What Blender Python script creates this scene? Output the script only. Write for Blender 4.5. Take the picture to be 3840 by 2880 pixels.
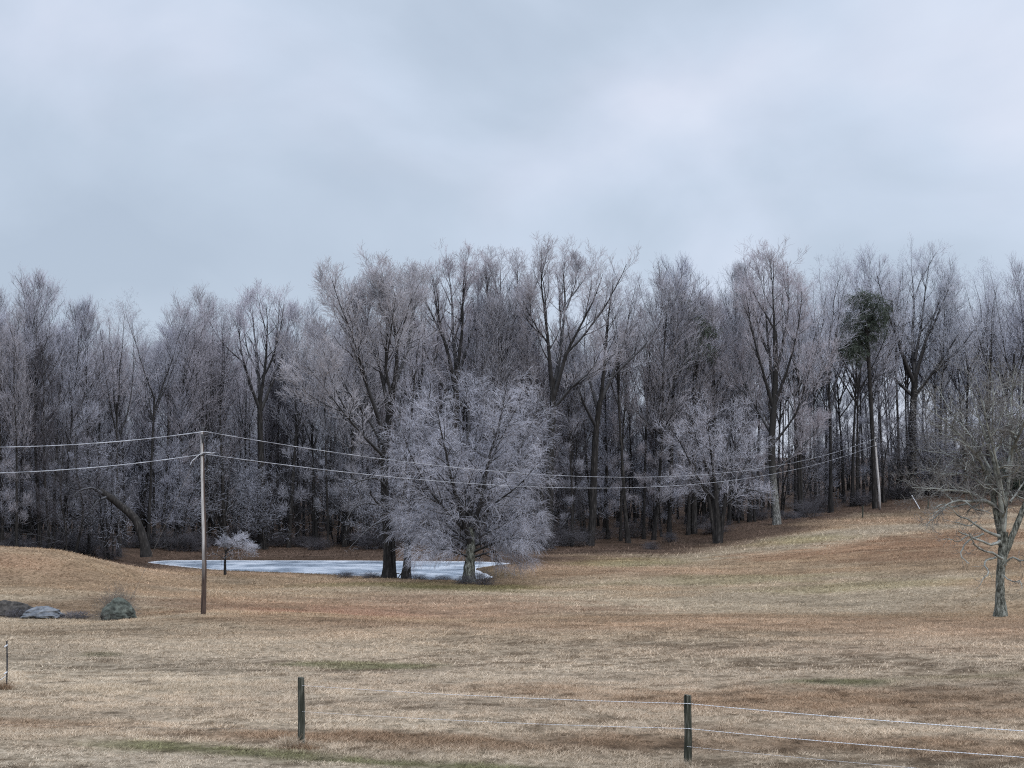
import bpy, math
import numpy as np

for o in list(bpy.data.objects):
    bpy.data.objects.remove(o, do_unlink=True)
SC = bpy.context.scene
COL = SC.collection

# ------------------------------------------------------------------ camera
F, CX, CY, HOR = 1600.0, 512.0, 384.0, 455.0
CAMZ = 8.2
TH = math.atan((HOR - CY) / F)
cam_d = bpy.data.cameras.new("camera")
cam = bpy.data.objects.new("camera", cam_d)
COL.objects.link(cam)
cam.location = (0, 0, CAMZ)
cam.rotation_euler = (math.pi / 2 + TH, 0, 0)
cam_d.sensor_width = 36.0
cam_d.lens = 36.0 * F / 1024.0
cam_d.clip_start = 0.5
cam_d.clip_end = 8000
SC.camera = cam

# ------------------------------------------------------------------ world: overcast sky
SUN_EL, SUN_AZ = math.radians(48), math.radians(150)
world = bpy.data.worlds.new("World")
SC.world = world
world.use_nodes = True
wt = world.node_tree
wt.nodes.clear()
def N(tree, typ, **kw):
    n = tree.nodes.new(typ)
    for k, v in kw.items():
        setattr(n, k, v)
    return n
def ramp(n, stops):
    cr = n.color_ramp
    while len(cr.elements) > 1:
        cr.elements.remove(cr.elements[-1])
    cr.elements[0].position = stops[0][0]
    cr.elements[0].color = tuple(stops[0][1]) + (1,)
    for p, c in stops[1:]:
        e = cr.elements.new(p)
        e.color = tuple(c) + (1,)
L = wt.links.new
out = N(wt, 'ShaderNodeOutputWorld')
sky = N(wt, 'ShaderNodeTexSky', sky_type='NISHITA', sun_disc=False)
sky.sun_elevation = SUN_EL
sky.sun_rotation = SUN_AZ
bg1 = N(wt, 'ShaderNodeBackground')
bg1.inputs['Strength'].default_value = 0.07
L(sky.outputs[0], bg1.inputs['Color'])
tc = N(wt, 'ShaderNodeTexCoord')
mp = N(wt, 'ShaderNodeMapping')
mp.inputs['Rotation'].default_value = (0, math.radians(38), 0)
mp.inputs['Scale'].default_value = (1.0, 1.0, 1.5)
mp.inputs['Location'].default_value = (8.8, 4.5, 2.02)
L(tc.outputs['Generated'], mp.inputs['Vector'])
n1 = N(wt, 'ShaderNodeTexNoise')
n1.inputs['Scale'].default_value = 5.0
n1.inputs['Detail'].default_value = 6
n1.inputs['Roughness'].default_value = 0.46
n1.inputs['Distortion'].default_value = 0.25
L(mp.outputs[0], n1.inputs['Vector'])
r1 = N(wt, 'ShaderNodeValToRGB')
ramp(r1, [(0.30, (0.475, 0.56, 0.685)), (0.46, (0.545, 0.635, 0.765)), (0.60, (0.635, 0.725, 0.87)), (0.74, (0.73, 0.81, 0.95))])
sep = N(wt, 'ShaderNodeSeparateXYZ')
L(tc.outputs['Generated'], sep.inputs[0])
# broad left-right brightening of the cloud deck
ma = N(wt, 'ShaderNodeMath', operation='MULTIPLY_ADD')
ma.inputs[1].default_value = 0.20
ma.inputs[2].default_value = 0.0
L(sep.outputs['X'], ma.inputs[0])
mb = N(wt, 'ShaderNodeMath', operation='ADD')
L(n1.outputs['Fac'], mb.inputs[0]); L(ma.outputs[0], mb.inputs[1])
mz = N(wt, 'ShaderNodeMath', operation='MULTIPLY_ADD')
mz.inputs[1].default_value = 0.30
mz.inputs[2].default_value = -0.02
L(sep.outputs['Z'], mz.inputs[0])
mc = N(wt, 'ShaderNodeMath', operation='ADD')
L(mb.outputs[0], mc.inputs[0]); L(mz.outputs[0], mc.inputs[1])
L(mc.outputs[0], r1.inputs[0])
# warm-lilac tinge in thinner cloud
n2 = N(wt, 'ShaderNodeTexNoise')
n2.inputs['Scale'].default_value = 5.0
n2.inputs['Detail'].default_value = 3
L(mp.outputs[0], n2.inputs['Vector'])
r2 = N(wt, 'ShaderNodeValToRGB')
ramp(r2, [(0.48, (1.0, 1.0, 1.0)), (0.72, (1.05, 1.0, 0.99))])
L(n2.outputs['Fac'], r2.inputs[0])
mul = N(wt, 'ShaderNodeMix', data_type='RGBA', blend_type='MULTIPLY')
mul.inputs[0].default_value = 1.0
L(r1.outputs[0], mul.inputs[6]); L(r2.outputs[0], mul.inputs[7])
bg2 = N(wt, 'ShaderNodeBackground')
L(mul.outputs[2], bg2.inputs['Color'])
# overcast sky: zenith brighter than horizon
mr = N(wt, 'ShaderNodeMapRange')
mr.inputs['From Min'].default_value = 0.28
mr.inputs['From Max'].default_value = 0.9
mr.inputs['To Min'].default_value = 1.04
mr.inputs['To Max'].default_value = 2.6
L(sep.outputs['Z'], mr.inputs['Value'])
L(mr.outputs[0], bg2.inputs['Strength'])
mix = N(wt, 'ShaderNodeMixShader')
mix.inputs[0].default_value = 0.88
L(bg1.outputs[0], mix.inputs[1]); L(bg2.outputs[0], mix.inputs[2])
L(mix.outputs[0], out.inputs['Surface'])

# ------------------------------------------------------------------ sun (behind overcast)
sd = bpy.data.lights.new("sun", 'SUN')
sd.energy = 1.2
sd.angle = math.radians(40)
sd.color = (1.0, 0.97, 0.93)
so = bpy.data.objects.new("sun", sd)
COL.objects.link(so)
sv = np.array([math.sin(SUN_AZ) * math.cos(SUN_EL), math.cos(SUN_AZ) * math.cos(SUN_EL), math.sin(SUN_EL)])
so.rotation_euler = (math.pi / 2 - SUN_EL, 0, math.atan2(sv[1], sv[0]) + math.pi / 2)

SC.view_settings.view_transform = 'Standard'
SC.view_settings.look = 'None'
SC.view_settings.exposure = 0.0
SC.view_settings.gamma = 1.0
SC.cycles.use_denoising = False
SC.cycles.use_adaptive_sampling = False
SC.cycles.filter_width = 1.15
SC.cycles.max_bounces = 6
SC.cycles.diffuse_bounces = 3
SC.cycles.glossy_bounces = 2
SC.cycles.caustics_reflective = False
SC.cycles.caustics_refractive = False

# ------------------------------------------------------------------ helpers
def P(px, py, d):
    u = (np.asarray(px, float) - CX) / F
    v = -(np.asarray(py, float) - CY) / F
    yy = math.cos(TH) - v * math.sin(TH)
    zz = math.sin(TH) + v * math.cos(TH)
    s = d / yy
    return np.stack([u * s, np.broadcast_to(np.asarray(d, float), np.shape(s)), CAMZ + zz * s], -1)

def hash2(ix, iy, seed):
    h = (ix.astype(np.int64) * 374761393 + iy.astype(np.int64) * 668265263 + seed * 974634777) & 0xFFFFFFFF
    h = ((h ^ (h >> 13)) * 1274126177) & 0xFFFFFFFF
    h = h ^ (h >> 16)
    return (h & 0xFFFF) / 65535.0
def vnoise(x, y, seed=0):
    ix = np.floor(x); iy = np.floor(y)
    fx = x - ix; fy = y - iy
    fx = fx * fx * (3 - 2 * fx); fy = fy * fy * (3 - 2 * fy)
    ix = ix.astype(np.int64); iy = iy.astype(np.int64)
    a = hash2(ix, iy, seed); b = hash2(ix + 1, iy, seed)
    c = hash2(ix, iy + 1, seed); d = hash2(ix + 1, iy + 1, seed)
    return (a * (1 - fx) + b * fx) * (1 - fy) + (c * (1 - fx) + d * fx) * fy
def fbm(x, y, seed=0, octs=4):
    s = 0; a = 0.5; t = 0
    for k in range(octs):
        s = s + a * vnoise(x, y, seed + k * 17); t += a
        x = x * 2.03 + 5.1; y = y * 2.03 + 3.7; a *= 0.5
    return s / t
def sstep(a, b, x):
    t = np.clip((x - a) / (b - a), 0, 1)
    return t * t * (3 - 2 * t)

def link(o, parent=None):
    COL.objects.link(o)
    if parent is not None:
        o.parent = parent
    return o
def tag(o, label=None, cat=None, group=None, kind=None):
    if label: o['label'] = label
    if cat: o['category'] = cat
    if group: o['group'] = group
    if kind: o['kind'] = kind
    return o
def empty(name, loc, rz=0.0):
    o = bpy.data.objects.new(name, None)
    o.location = loc; o.rotation_euler = (0, 0, rz)
    o.empty_display_size = 0.5
    return link(o)
def mesh_np(name, V, faces, mats, midx=None, smooth=True, nv=4):
    """faces: (M, nv) int array"""
    me = bpy.data.meshes.new(name)
    V = np.asarray(V, np.float32); faces = np.asarray(faces, np.int32)
    m = len(faces)
    me.vertices.add(len(V)); me.vertices.foreach_set('co', V.ravel())
    me.loops.add(m * nv); me.loops.foreach_set('vertex_index', faces.ravel())
    me.polygons.add(m)
    me.polygons.foreach_set('loop_start', np.arange(m, dtype=np.int32) * nv)
    if midx is not None:
        me.polygons.foreach_set('material_index', np.asarray(midx, np.int32))
    me.polygons.foreach_set('use_smooth', np.full(m, smooth))
    for mm in mats: me.materials.append(mm)
    me.update(calc_edges=True)
    return me
def obj_np(name, V, faces, mats, parent=None, **kw):
    return link(bpy.data.objects.new(name, mesh_np(name, V, faces, mats, **kw)), parent)

def nrm(v):
    return v / np.maximum(np.linalg.norm(v, axis=-1, keepdims=True), 1e-9)

def tubes(P3, R, sides, rng=None, rough=0.0):
    """P3 (N,K,3), R (N,K) -> V, F quads"""
    n, K, _ = P3.shape
    T = np.gradient(P3, axis=1)
    T = nrm(T)
    ref = np.zeros_like(T); ref[..., 0] = 0.913; ref[..., 1] = 0.347; ref[..., 2] = 0.213
    A = nrm(np.cross(T, ref)); B = np.cross(T, A)
    ang = np.arange(sides) * 2 * math.pi / sides
    ca, sa = np.cos(ang), np.sin(ang)
    RR = np.repeat(R[..., None], sides, 2)
    if rough > 0:
        RR = RR * (1 + rough * (rng.random(RR.shape) - 0.5))
    V = P3[:, :, None, :] + RR[..., None] * (A[:, :, None, :] * ca[:, None] + B[:, :, None, :] * sa[:, None])
    V = V.reshape(-1, 3)
    i = np.arange(n)[:, None, None] * (K * sides); k = np.arange(K - 1)[None, :, None] * sides
    s = np.arange(sides)[None, None, :]; s2 = (s + 1) % sides
    f = np.stack([i + k + s, i + k + s2, i + k + sides + s2, i + k + sides + s], -1).reshape(-1, 4)
    return V, f

class Geo:
    def __init__(s): s.V = []; s.Fc = []; s.M = []; s.n = 0
    def add(s, V, f, m=0):
        s.V.append(V); s.Fc.append(f + s.n); s.M.append(np.full(len(f), m)); s.n += len(V)
    def tube(s, pts, rad, sides=6, m=0, rng=None, rough=0.0):
        pts = np.asarray(pts, float); rad = np.asarray(rad, float)
        if pts.ndim == 2: pts = pts[None]; rad = rad[None]
        s.add(*tubes(pts, rad, sides, rng, rough), m=m)
    def mesh(s, name, mats, smooth=True):
        return mesh_np(name, np.concatenate(s.V), np.concatenate(s.Fc), mats, np.concatenate(s.M), smooth)
    def obj(s, name, mats, parent=None, smooth=True):
        return link(bpy.data.objects.new(name, s.mesh(name, mats, smooth)), parent)

# ------------------------------------------------------------------ materials
def new_mat(name, rough=0.9, spec=0.2):
    m = bpy.data.materials.new(name); m.use_nodes = True
    t = m.node_tree; b = t.nodes['Principled BSDF']
    b.inputs['Roughness'].default_value = rough
    b.inputs['Specular IOR Level'].default_value = spec
    return m, t, b
def noise_mat(name, stops, scale=(1, 1, 1), nscale=4, detail=6, rough=0.9, bump=0.0, bumpd=0.02, frost=None, frost_amt=0.0, objrand=None, spec=0.2, nrough=0.6):
    m, t, b = new_mat(name, rough, spec)
    g = N(t, 'ShaderNodeTexCoord'); mp = N(t, 'ShaderNodeMapping')
    mp.inputs['Scale'].default_value = scale
    t.links.new(g.outputs['Object'], mp.inputs[0])
    nn = N(t, 'ShaderNodeTexNoise'); nn.inputs['Scale'].default_value = nscale; nn.inputs['Detail'].default_value = detail
    nn.inputs['Roughness'].default_value = nrough
    t.links.new(mp.outputs[0], nn.inputs['Vector'])
    r = N(t, 'ShaderNodeValToRGB'); ramp(r, stops)
    t.links.new(nn.outputs['Fac'], r.inputs[0])
    c = r.outputs[0]
    if objrand:
        oi = N(t, 'ShaderNodeObjectInfo'); rr = N(t, 'ShaderNodeValToRGB'); ramp(rr, objrand)
        t.links.new(oi.outputs['Random'], rr.inputs[0])
        mx = N(t, 'ShaderNodeMix', data_type='RGBA', blend_type='MULTIPLY'); mx.inputs[0].default_value = 1
        t.links.new(c, mx.inputs[6]); t.links.new(rr.outputs[0], mx.inputs[7]); c = mx.outputs[2]
    if frost:
        # frost lies where it settled: on upward facing bark
        ge = N(t, 'ShaderNodeNewGeometry'); sp = N(t, 'ShaderNodeSeparateXYZ')
        t.links.new(ge.outputs['Normal'], sp.inputs[0])
        mrr = N(t, 'ShaderNodeMapRange')
        mrr.inputs['From Min'].default_value = -0.1; mrr.inputs['From Max'].default_value = 0.9
        mrr.inputs['To Max'].default_value = frost_amt
        t.links.new(sp.outputs['Z'], mrr.inputs['Value'])
        mx = N(t, 'ShaderNodeMix', data_type='RGBA')
        mx.inputs[7].default_value = frost + (1,)
        t.links.new(mrr.outputs[0], mx.inputs[0]); t.links.new(c, mx.inputs[6]); c = mx.outputs[2]
    t.links.new(c, b.inputs['Base Color'])
    if bump:
        bp = N(t, 'ShaderNodeBump'); bp.inputs['Strength'].default_value = bump; bp.inputs['Distance'].default_value = bumpd
        t.links.new(nn.outputs['Fac'], bp.inputs['Height']); t.links.new(bp.outputs[0], b.inputs['Normal'])
    return m

M_bark = noise_mat('bark_dark', [(0.3, (0.010, 0.010, 0.010)), (0.55, (0.030, 0.028, 0.027)), (0.75, (0.10, 0.096, 0.094))], (3, 3, 0.5), 3, bump=0.8, bumpd=0.04,
                   objrand=[(0, (0.7, 0.7, 0.72)), (1, (1.25, 1.2, 1.15))])
M_branch = noise_mat('branch', [(0.3, (0.018, 0.017, 0.017)), (0.7, (0.05, 0.047, 0.046))], (1, 1, 1), 2, frost=(0.40, 0.41, 0.45), frost_amt=0.22)
def foot_lichen(name, zmax):
    m = M_lichen0.copy(); m.name = name
    t = m.node_tree; b = t.nodes['Principled BSDF']
    src = b.inputs['Base Color'].links[0].from_socket
    g = N(t, 'ShaderNodeTexCoord'); sp = N(t, 'ShaderNodeSeparateXYZ'); t.links.new(g.outputs['Object'], sp.inputs[0])
    nz = N(t, 'ShaderNodeTexNoise'); nz.inputs['Scale'].default_value = 1.5; t.links.new(g.outputs['Object'], nz.inputs['Vector'])
    ad = N(t, 'ShaderNodeMath', operation='MULTIPLY_ADD'); ad.inputs[1].default_value = 3.0; t.links.new(nz.outputs['Fac'], ad.inputs[0]); t.links.new(sp.outputs['Z'], ad.inputs[2])
    mr = N(t, 'ShaderNodeMapRange'); mr.inputs['From Min'].default_value = zmax; mr.inputs['From Max'].default_value = zmax + 2.5; t.links.new(ad.outputs[0], mr.inputs['Value'])
    mx = N(t, 'ShaderNodeMix', data_type='RGBA'); mx.inputs[7].default_value = (0.035, 0.033, 0.031, 1)
    t.links.new(mr.outputs[0], mx.inputs[0]); t.links.new(src, mx.inputs[6]); t.links.new(mx.outputs[2], b.inputs['Base Color'])
    return m
M_lichen0 = noise_mat('bark_lichen_grey', [(0.38, (0.03, 0.03, 0.028)), (0.50, (0.14, 0.14, 0.13)), (0.64, (0.36, 0.36, 0.34))], (2, 2, 0.8), 4.5, nrough=0.75, bump=1.0, bumpd=0.04)
def twig_mat(name, a, b2, c2=None):
    st = [(0.0, (1, 1, 1)), (0.5, (0.9, 0.86, 0.87)), (1.0, (1.1, 1.1, 1.14))]
    return noise_mat(name, [(0.32, a), (0.68, b2)], (1, 1, 1), 0.5, detail=3, rough=0.55, spec=0.4, objrand=st)
M_tw_lilac = twig_mat('twig_frosted', (0.30, 0.31, 0.35), (0.58, 0.595, 0.66))
M_tw_rose = twig_mat('twig_budded', (0.32, 0.312, 0.335), (0.58, 0.565, 0.605))
M_tw_pale = twig_mat('twig_rime', (0.40, 0.42, 0.47), (0.70, 0.72, 0.79))
M_tw_mid = twig_mat('twig_frost_grey', (0.30, 0.31, 0.35), (0.60, 0.615, 0.67))
M_tw_dark = twig_mat('twig_dark', (0.07, 0.066, 0.072), (0.14, 0.135, 0.15))
M_lichen = noise_mat('bark_lichen', [(0.38, (0.022, 0.022, 0.019)), (0.50, (0.12, 0.125, 0.105)), (0.64, (0.34, 0.35, 0.31))], (2, 2, 0.8), 4.5, nrough=0.75, bump=1.0, bumpd=0.04)
M_lichen_br = noise_mat('branch_lichen', [(0.35, (0.07, 0.072, 0.062)), (0.6, (0.34, 0.35, 0.31))], (1, 1, 1), 2, frost=(0.4, 0.42, 0.42), frost_amt=0.3)
M_tw_moss = twig_mat('twig_lichen', (0.075, 0.07, 0.06), (0.24, 0.23, 0.21))
M_needle = noise_mat('pine_needles', [(0.3, (0.04, 0.053, 0.04)), (0.7, (0.115, 0.135, 0.108))], (1, 1, 1), 1.2, rough=0.7, objrand=[(0, (1, 1, 1)), (1, (1.05, 1.05, 1.0))])

# ------------------------------------------------------------------ pond outline (on z=0)
def on_z(px, py, z=0.0):
    px = np.asarray(px, float); py = np.asarray(py, float)
    a = P(px, py, np.full(px.shape, 1.0)) - np.array([0, 0, CAMZ])
    s = (z - CAMZ) / a[..., 2]
    return a * s[..., None] + np.array([0, 0, CAMZ])
pond_px = [(146, 562.6), (155, 561.0), (170, 560.2), (210, 560.2), (250, 560.4), (293, 560.4), (340, 560.5), (380, 560.8), (420, 561.0), (450, 561.2), (478, 561.5),
           (498, 562.3), (512, 563.6), (505, 565.0), (490, 566.4), (475, 568.6), (481, 571.6), (489, 574.6), (494, 577.2), (490, 578.6), (480, 579.8), (461, 581.6),
           (440, 581.6), (414, 580.2), (400, 578.5), (378, 576.6), (360, 576.6), (330, 575.0), (293, 573.2), (258, 572.0), (226, 571.0), (201, 568.9), (183, 567.2), (167, 565.4), (155, 564.0)]
pa = np.array(pond_px)
POND = on_z(pa[:, 0], pa[:, 1])[:, :2]
def chaikin(p, it=2):
    for _ in range(it):
        q = np.roll(p, -1, 0)
        p = np.stack([0.75 * p + 0.25 * q, 0.25 * p + 0.75 * q], 1).reshape(-1, 2)
    return p
POND = chaikin(POND, 1)
def pond_sd(x, y):
    """signed distance, positive inside"""
    sh = x.shape; x = x.ravel(); y = y.ravel()
    out = np.full(x.shape, -50.0)
    lo = POND.min(0) - 15; hi = POND.max(0) + 15
    m = (x > lo[0]) & (x < hi[0]) & (y > lo[1]) & (y < hi[1])
    X = x[m]; Y = y[m]
    d2 = np.full(X.shape, 1e9); ins = np.zeros(X.shape, bool)
    A = POND; B = np.roll(POND, -1, 0)
    for a, b in zip(A, B):
        e = b - a
        t = np.clip(((X - a[0]) * e[0] + (Y - a[1]) * e[1]) / (e @ e), 0, 1)
        d2 = np.minimum(d2, (X - a[0] - t * e[0]) ** 2 + (Y - a[1] - t * e[1]) ** 2)
        c = (a[1] > Y) != (b[1] > Y)
        xi = a[0] + (Y - a[1]) / (b[1] - a[1] + 1e-12) * e[0]
        ins ^= c & (X < xi)
    d = np.sqrt(d2); out[m] = np.where(ins, d, -d)
    return out.reshape(sh)

# ------------------------------------------------------------------ terrain
cp = []
for px, py, d in [(-150, 768, 27), (100, 768, 28), (302, 745, 31), (512, 768, 29), (687, 765, 30), (1024, 768, 29.5), (1200, 768, 30),
                  (0, 700, 38), (300, 700, 39), (600, 700, 39.5), (1024, 700, 40),
                  (0, 650, 54), (300, 650, 55), (600, 650, 56), (1024, 650, 55),
                  (-100, 618, 70), (0, 616, 71), (118, 618, 71), (203, 612, 70), (400, 614, 77), (600, 615, 77), (800, 618, 74), (1000, 616, 75), (1120, 616, 74),
                  (-100, 560, 88), (-100, 541, 97), (0, 580, 86), (0, 548, 97), (60, 560, 92), (60, 551, 97), (130, 578, 94), (128, 568, 104), (150, 571.5, 105), (170, 574, 105),
                  (60, 590, 82), (200, 590, 90), (400, 590, 93), (520, 592, 94), (650, 592, 92), (800, 592, 91),
                  (200, 573, 106), (560, 576, 104), (640, 570, 110), (600, 556, 132),
                  (700, 560, 122), (700, 541, 146), (777, 524.5, 150), (820, 545, 128), (800, 568, 108),
                  (876, 510, 175), (960, 499, 184), (1024, 496, 184), (1130, 494, 184), (940, 520, 157), (1000, 530, 135), (1000, 555, 108), (1024, 580, 90), (900, 578, 97), (1130, 560, 103),
                  (640, 545, 143), (560, 552, 136)]:
    cp.append(P(px, py, d))
for x, y, z in [(0, 0, 3.9), (-40, 0, 3.9), (40, 0, 3.7), (0, -60, 4.6), (-60, -60, 4.6), (60, -60, 4.4),
                (-45, 115, 1.6), (-26, 113, 0.25), (-31, 116, 0.5), (-30, 125, 0.6), (-60, 125, 2.0), (-30, 150, 0.7), (-60, 160, 1.6), (0, 136, 0.15), (-20, 136, 0.15), (-10, 160, 0.6), (10, 160, 0.9), (30, 175, 1.7),
                (-60, 230, 2.2), (-10, 230, 2.4), (30, 240, 4.2), (60, 240, 5.6), (85, 240, 6.3), (-80, 320, 2.6), (0, 320, 3.0), (80, 320, 5.5), (110, 180, 6.2), (110, 100, 3.5), (-110, 100, 5.0), (-120, 180, 3.2), (110, 30, 2.8), (-110, 30, 3.4)]:
    cp.append(np.array([x, y, z], float))
cp = np.array(cp)
cxy = cp[:, :2] / 50.0
def tps(r2):
    return 0.5 * r2 * np.log(r2 + 1e-9)
n = len(cp)
D2 = ((cxy[:, None] - cxy[None]) ** 2).sum(-1)
A = np.zeros((n + 3, n + 3)); A[:n, :n] = tps(D2) + np.eye(n) * 0.002
A[:n, n] = 1; A[:n, n + 1:] = cxy; A[n, :n] = 1; A[n + 1:, :n] = cxy.T
wts = np.linalg.solve(A, np.concatenate([cp[:, 2], np.zeros(3)]))
def ground_raw(x, y):
    q = np.stack([np.clip(x, -130, 130), np.clip(y, -80, 340)], -1) / 50.0
    sh = q.shape[:-1]; q = q.reshape(-1, 2); z = np.empty(len(q))
    for i in range(0, len(q), 40000):
        s = q[i:i + 40000]
        d2 = ((s[:, None] - cxy[None]) ** 2).sum(-1)
        z[i:i + 40000] = tps(d2) @ wts[:n] + wts[n] + s @ wts[n + 1:]
    return z.reshape(sh)
def ground(x, y):
    x = np.asarray(x, float); y = np.asarray(y, float)
    z = ground_raw(x, y)
    far = sstep(320, 520, y)
    z = z * (1 - far) + 1.5 * far
    z = z + (fbm(x / 9, y / 9, 3, 3) - 0.5) * 0.30 + (fbm(x / 1.6, y / 1.6, 5, 3) - 0.5) * 0.10
    sd_ = pond_sd(x, y)
    o = -sd_
    w = sstep(0.0, 3.5, o)
    zo = (0.04 + 0.07 * np.minimum(o, 4)) * (1 - w) + np.maximum(z, 0.10) * w
    zi = -0.5 * sstep(0, 1.2, sd_) + 0.04 * (1 - sstep(0, 0.15, sd_))
    return np.where(o > 45, z, np.where(sd_ > 0, zi, zo))
def gz(x, y):
    return float(ground(np.array([x]), np.array([y]))[0])
def G(px, py):
    """first terrain hit of the ray through a pixel"""
    ds = np.arange(20, 330, 0.25)
    p = P(px, py, ds)
    g = ground(p[:, 0], p[:, 1])
    k = np.argmax(p[:, 2] <= g)
    return p[k] if (p[:, 2] <= g).any() else p[-1]

def axis(core0, core1, step, lo, hi, g=1.12):
    a = list(np.arange(core0, core1 + 1e-6, step))
    s = step; v = core1
    while v < hi: s *= g; v += s; a.append(v)
    s = step; v = core0; pre = []
    while v > lo: s *= g; v -= s; pre.append(v)
    return np.array(pre[::-1] + a)

# colour of the turf: straw, rust and olive patches at their places on the ground
def patch(px, py, rx, ry, c, w, rot=0.0):
    g = G(px, py); return (g[0], g[1], rx, ry, np.array(c), w, rot)
STRAW = np.array([0.50, 0.415, 0.315]); TAN = np.array([0.42, 0.305, 0.205]); RUST = np.array([0.40, 0.255, 0.168]); BROWN = np.array([0.29, 0.20, 0.135])
PINK = np.array([0.46, 0.325, 0.235]); OLIVE = np.array([0.21, 0.19, 0.085]); LITTER = np.array([0.125, 0.088, 0.07]); PALE = np.array([0.62, 0.53, 0.425]); GREEN = np.array([0.165, 0.165, 0.085])
patches = [patch(330, 610, 10, 8, PINK * np.array([1.05, .92, .9]), 1.0), patch(440, 602, 9, 7, PINK, 0.8), patch(500, 610, 8, 5, PINK, 0.6), patch(250, 600, 6, 5, TAN, 0.5), patch(560, 618, 9, 5, BROWN, 0.35),
           patch(30, 566, 5, 5, PINK, 0.7), patch(15, 560, 5, 4, RUST, 0.5), patch(90, 572, 4, 4, TAN, 0.6), patch(330, 606, 9, 2, RUST, 0.3),
           patch(200, 605, 8, 3.5, BROWN, 0.5), patch(70, 608, 5, 3, BROWN, 0.7), patch(340, 622, 9, 2.5, BROWN, 0.35),
           patch(470, 588, 7, 3.5, OLIVE, 0.75), patch(400, 584, 7, 3, OLIVE, 0.6), patch(560, 575, 3.5, 4, BROWN, 0.75), patch(525, 562, 3, 5, BROWN, 0.8),
           patch(355, 665, 2.6, 1.7, GREEN * 1.35, 0.75), patch(410, 667, 1.2, 0.8, GREEN * 1.3, 0.5), patch(840, 682, 2.0, 1.2, GREEN, 0.85), patch(980, 677, 3, 1.6, OLIVE, 0.4),
           patch(100, 655, 0.6, 1, GREEN, 0.5),
           patch(330, 735, 3.8, 1.0, BROWN * 1.05, 0.9), patch(480, 745, 4.0, 1.4, BROWN, 0.9), patch(250, 738, 2.5, 1.0, BROWN * 1.1, 0.7), patch(70, 725, 3.4, 1.3, BROWN * 1.25, 0.7), patch(620, 742, 3.0, 1.6, BROWN, 0.8),
           patch(800, 745, 5.0, 2.2, BROWN * 1.05, 0.85), patch(980, 750, 3.5, 2.0, BROWN * 1.1, 0.8), patch(720, 700, 6, 3.2, BROWN * 1.2, 0.75), patch(900, 700, 6, 3.0, BROWN * 1.1, 0.7), patch(1000, 715, 3.0, 2.0, BROWN, 0.7),
           patch(540, 690, 3, 2, BROWN * 1.15, 0.6), patch(800, 650, 9, 3, PINK * 0.85, 0.4),
           patch(230, 722, 3.0, 0.7, PALE, 0.8), patch(420, 722, 2.5, 0.6, PALE, 0.8), patch(370, 728, 3.5, 0.5, PALE, 0.6), patch(330, 695, 3, 1.5, PALE, 0.5), patch(150, 690, 3, 1.5, STRAW, 0.6), patch(600, 668, 4, 2, PALE, 0.4), patch(490, 680, 2.5, 1.5, PALE, 0.5),
           patch(700, 570, 5, 5, PINK, 0.4), patch(790, 556, 6, 6, RUST * 1.15, 0.8), patch(860, 548, 5, 8, RUST * 1.1, 0.8), patch(930, 543, 7, 10, RUST * 0.85, 1.0), patch(1000, 535, 8, 10, RUST * 0.9, 0.9), patch(960, 554, 8, 7, RUST * 0.68, 0.85), patch(870, 558, 6, 5, RUST * 0.8, 0.7),
           patch(900, 566, 7, 4, TAN * 0.9, 0.5), patch(880, 585, 9, 4, OLIVE * 1.6, 0.35), patch(740, 580, 8, 4, OLIVE * 1.8, 0.3), patch(1010, 580, 5, 4, RUST, 0.4), patch(1020, 630, 4, 5, PINK, 0.4),
           patch(920, 527, 8, 6, PALE * 0.85, 0.6), patch(860, 533, 5, 5, PALE * 0.8, 0.6), patch(1000, 515, 6, 9, PALE * 0.8, 0.6), patch(800, 540, 5, 5, OLIVE * 1.7, 0.4), patch(620, 562, 6, 6, OLIVE * 1.5, 0.5),
           ]
edge_px = np.array([-300, -100, 0, 100, 150, 250, 400, 520, 620, 700, 780, 860, 940, 1024, 1150, 1400])
edge_d = np.array([108, 110, 111, 117, 126, 136, 137, 139, 142, 148, 157, 180, 187, 187, 187, 187.])
def edge_of(x, y):
    px = CX + F * x / np.maximum(y, 1)
    return np.interp(px, edge_px, edge_d)
def gaps(x, y):
    far = sstep(45, 85, y)
    a = fbm(x / 0.34, y / 0.26, 61, 3) * (1 - far) + fbm(x / 1.0, y / 0.9, 62, 3) * far
    b = fbm(x / 8, y / 5, 65, 3)
    return sstep(0.61, 0.69, a * 0.75 + b * 0.36) * (0.9 - 0.55 * far)
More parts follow.
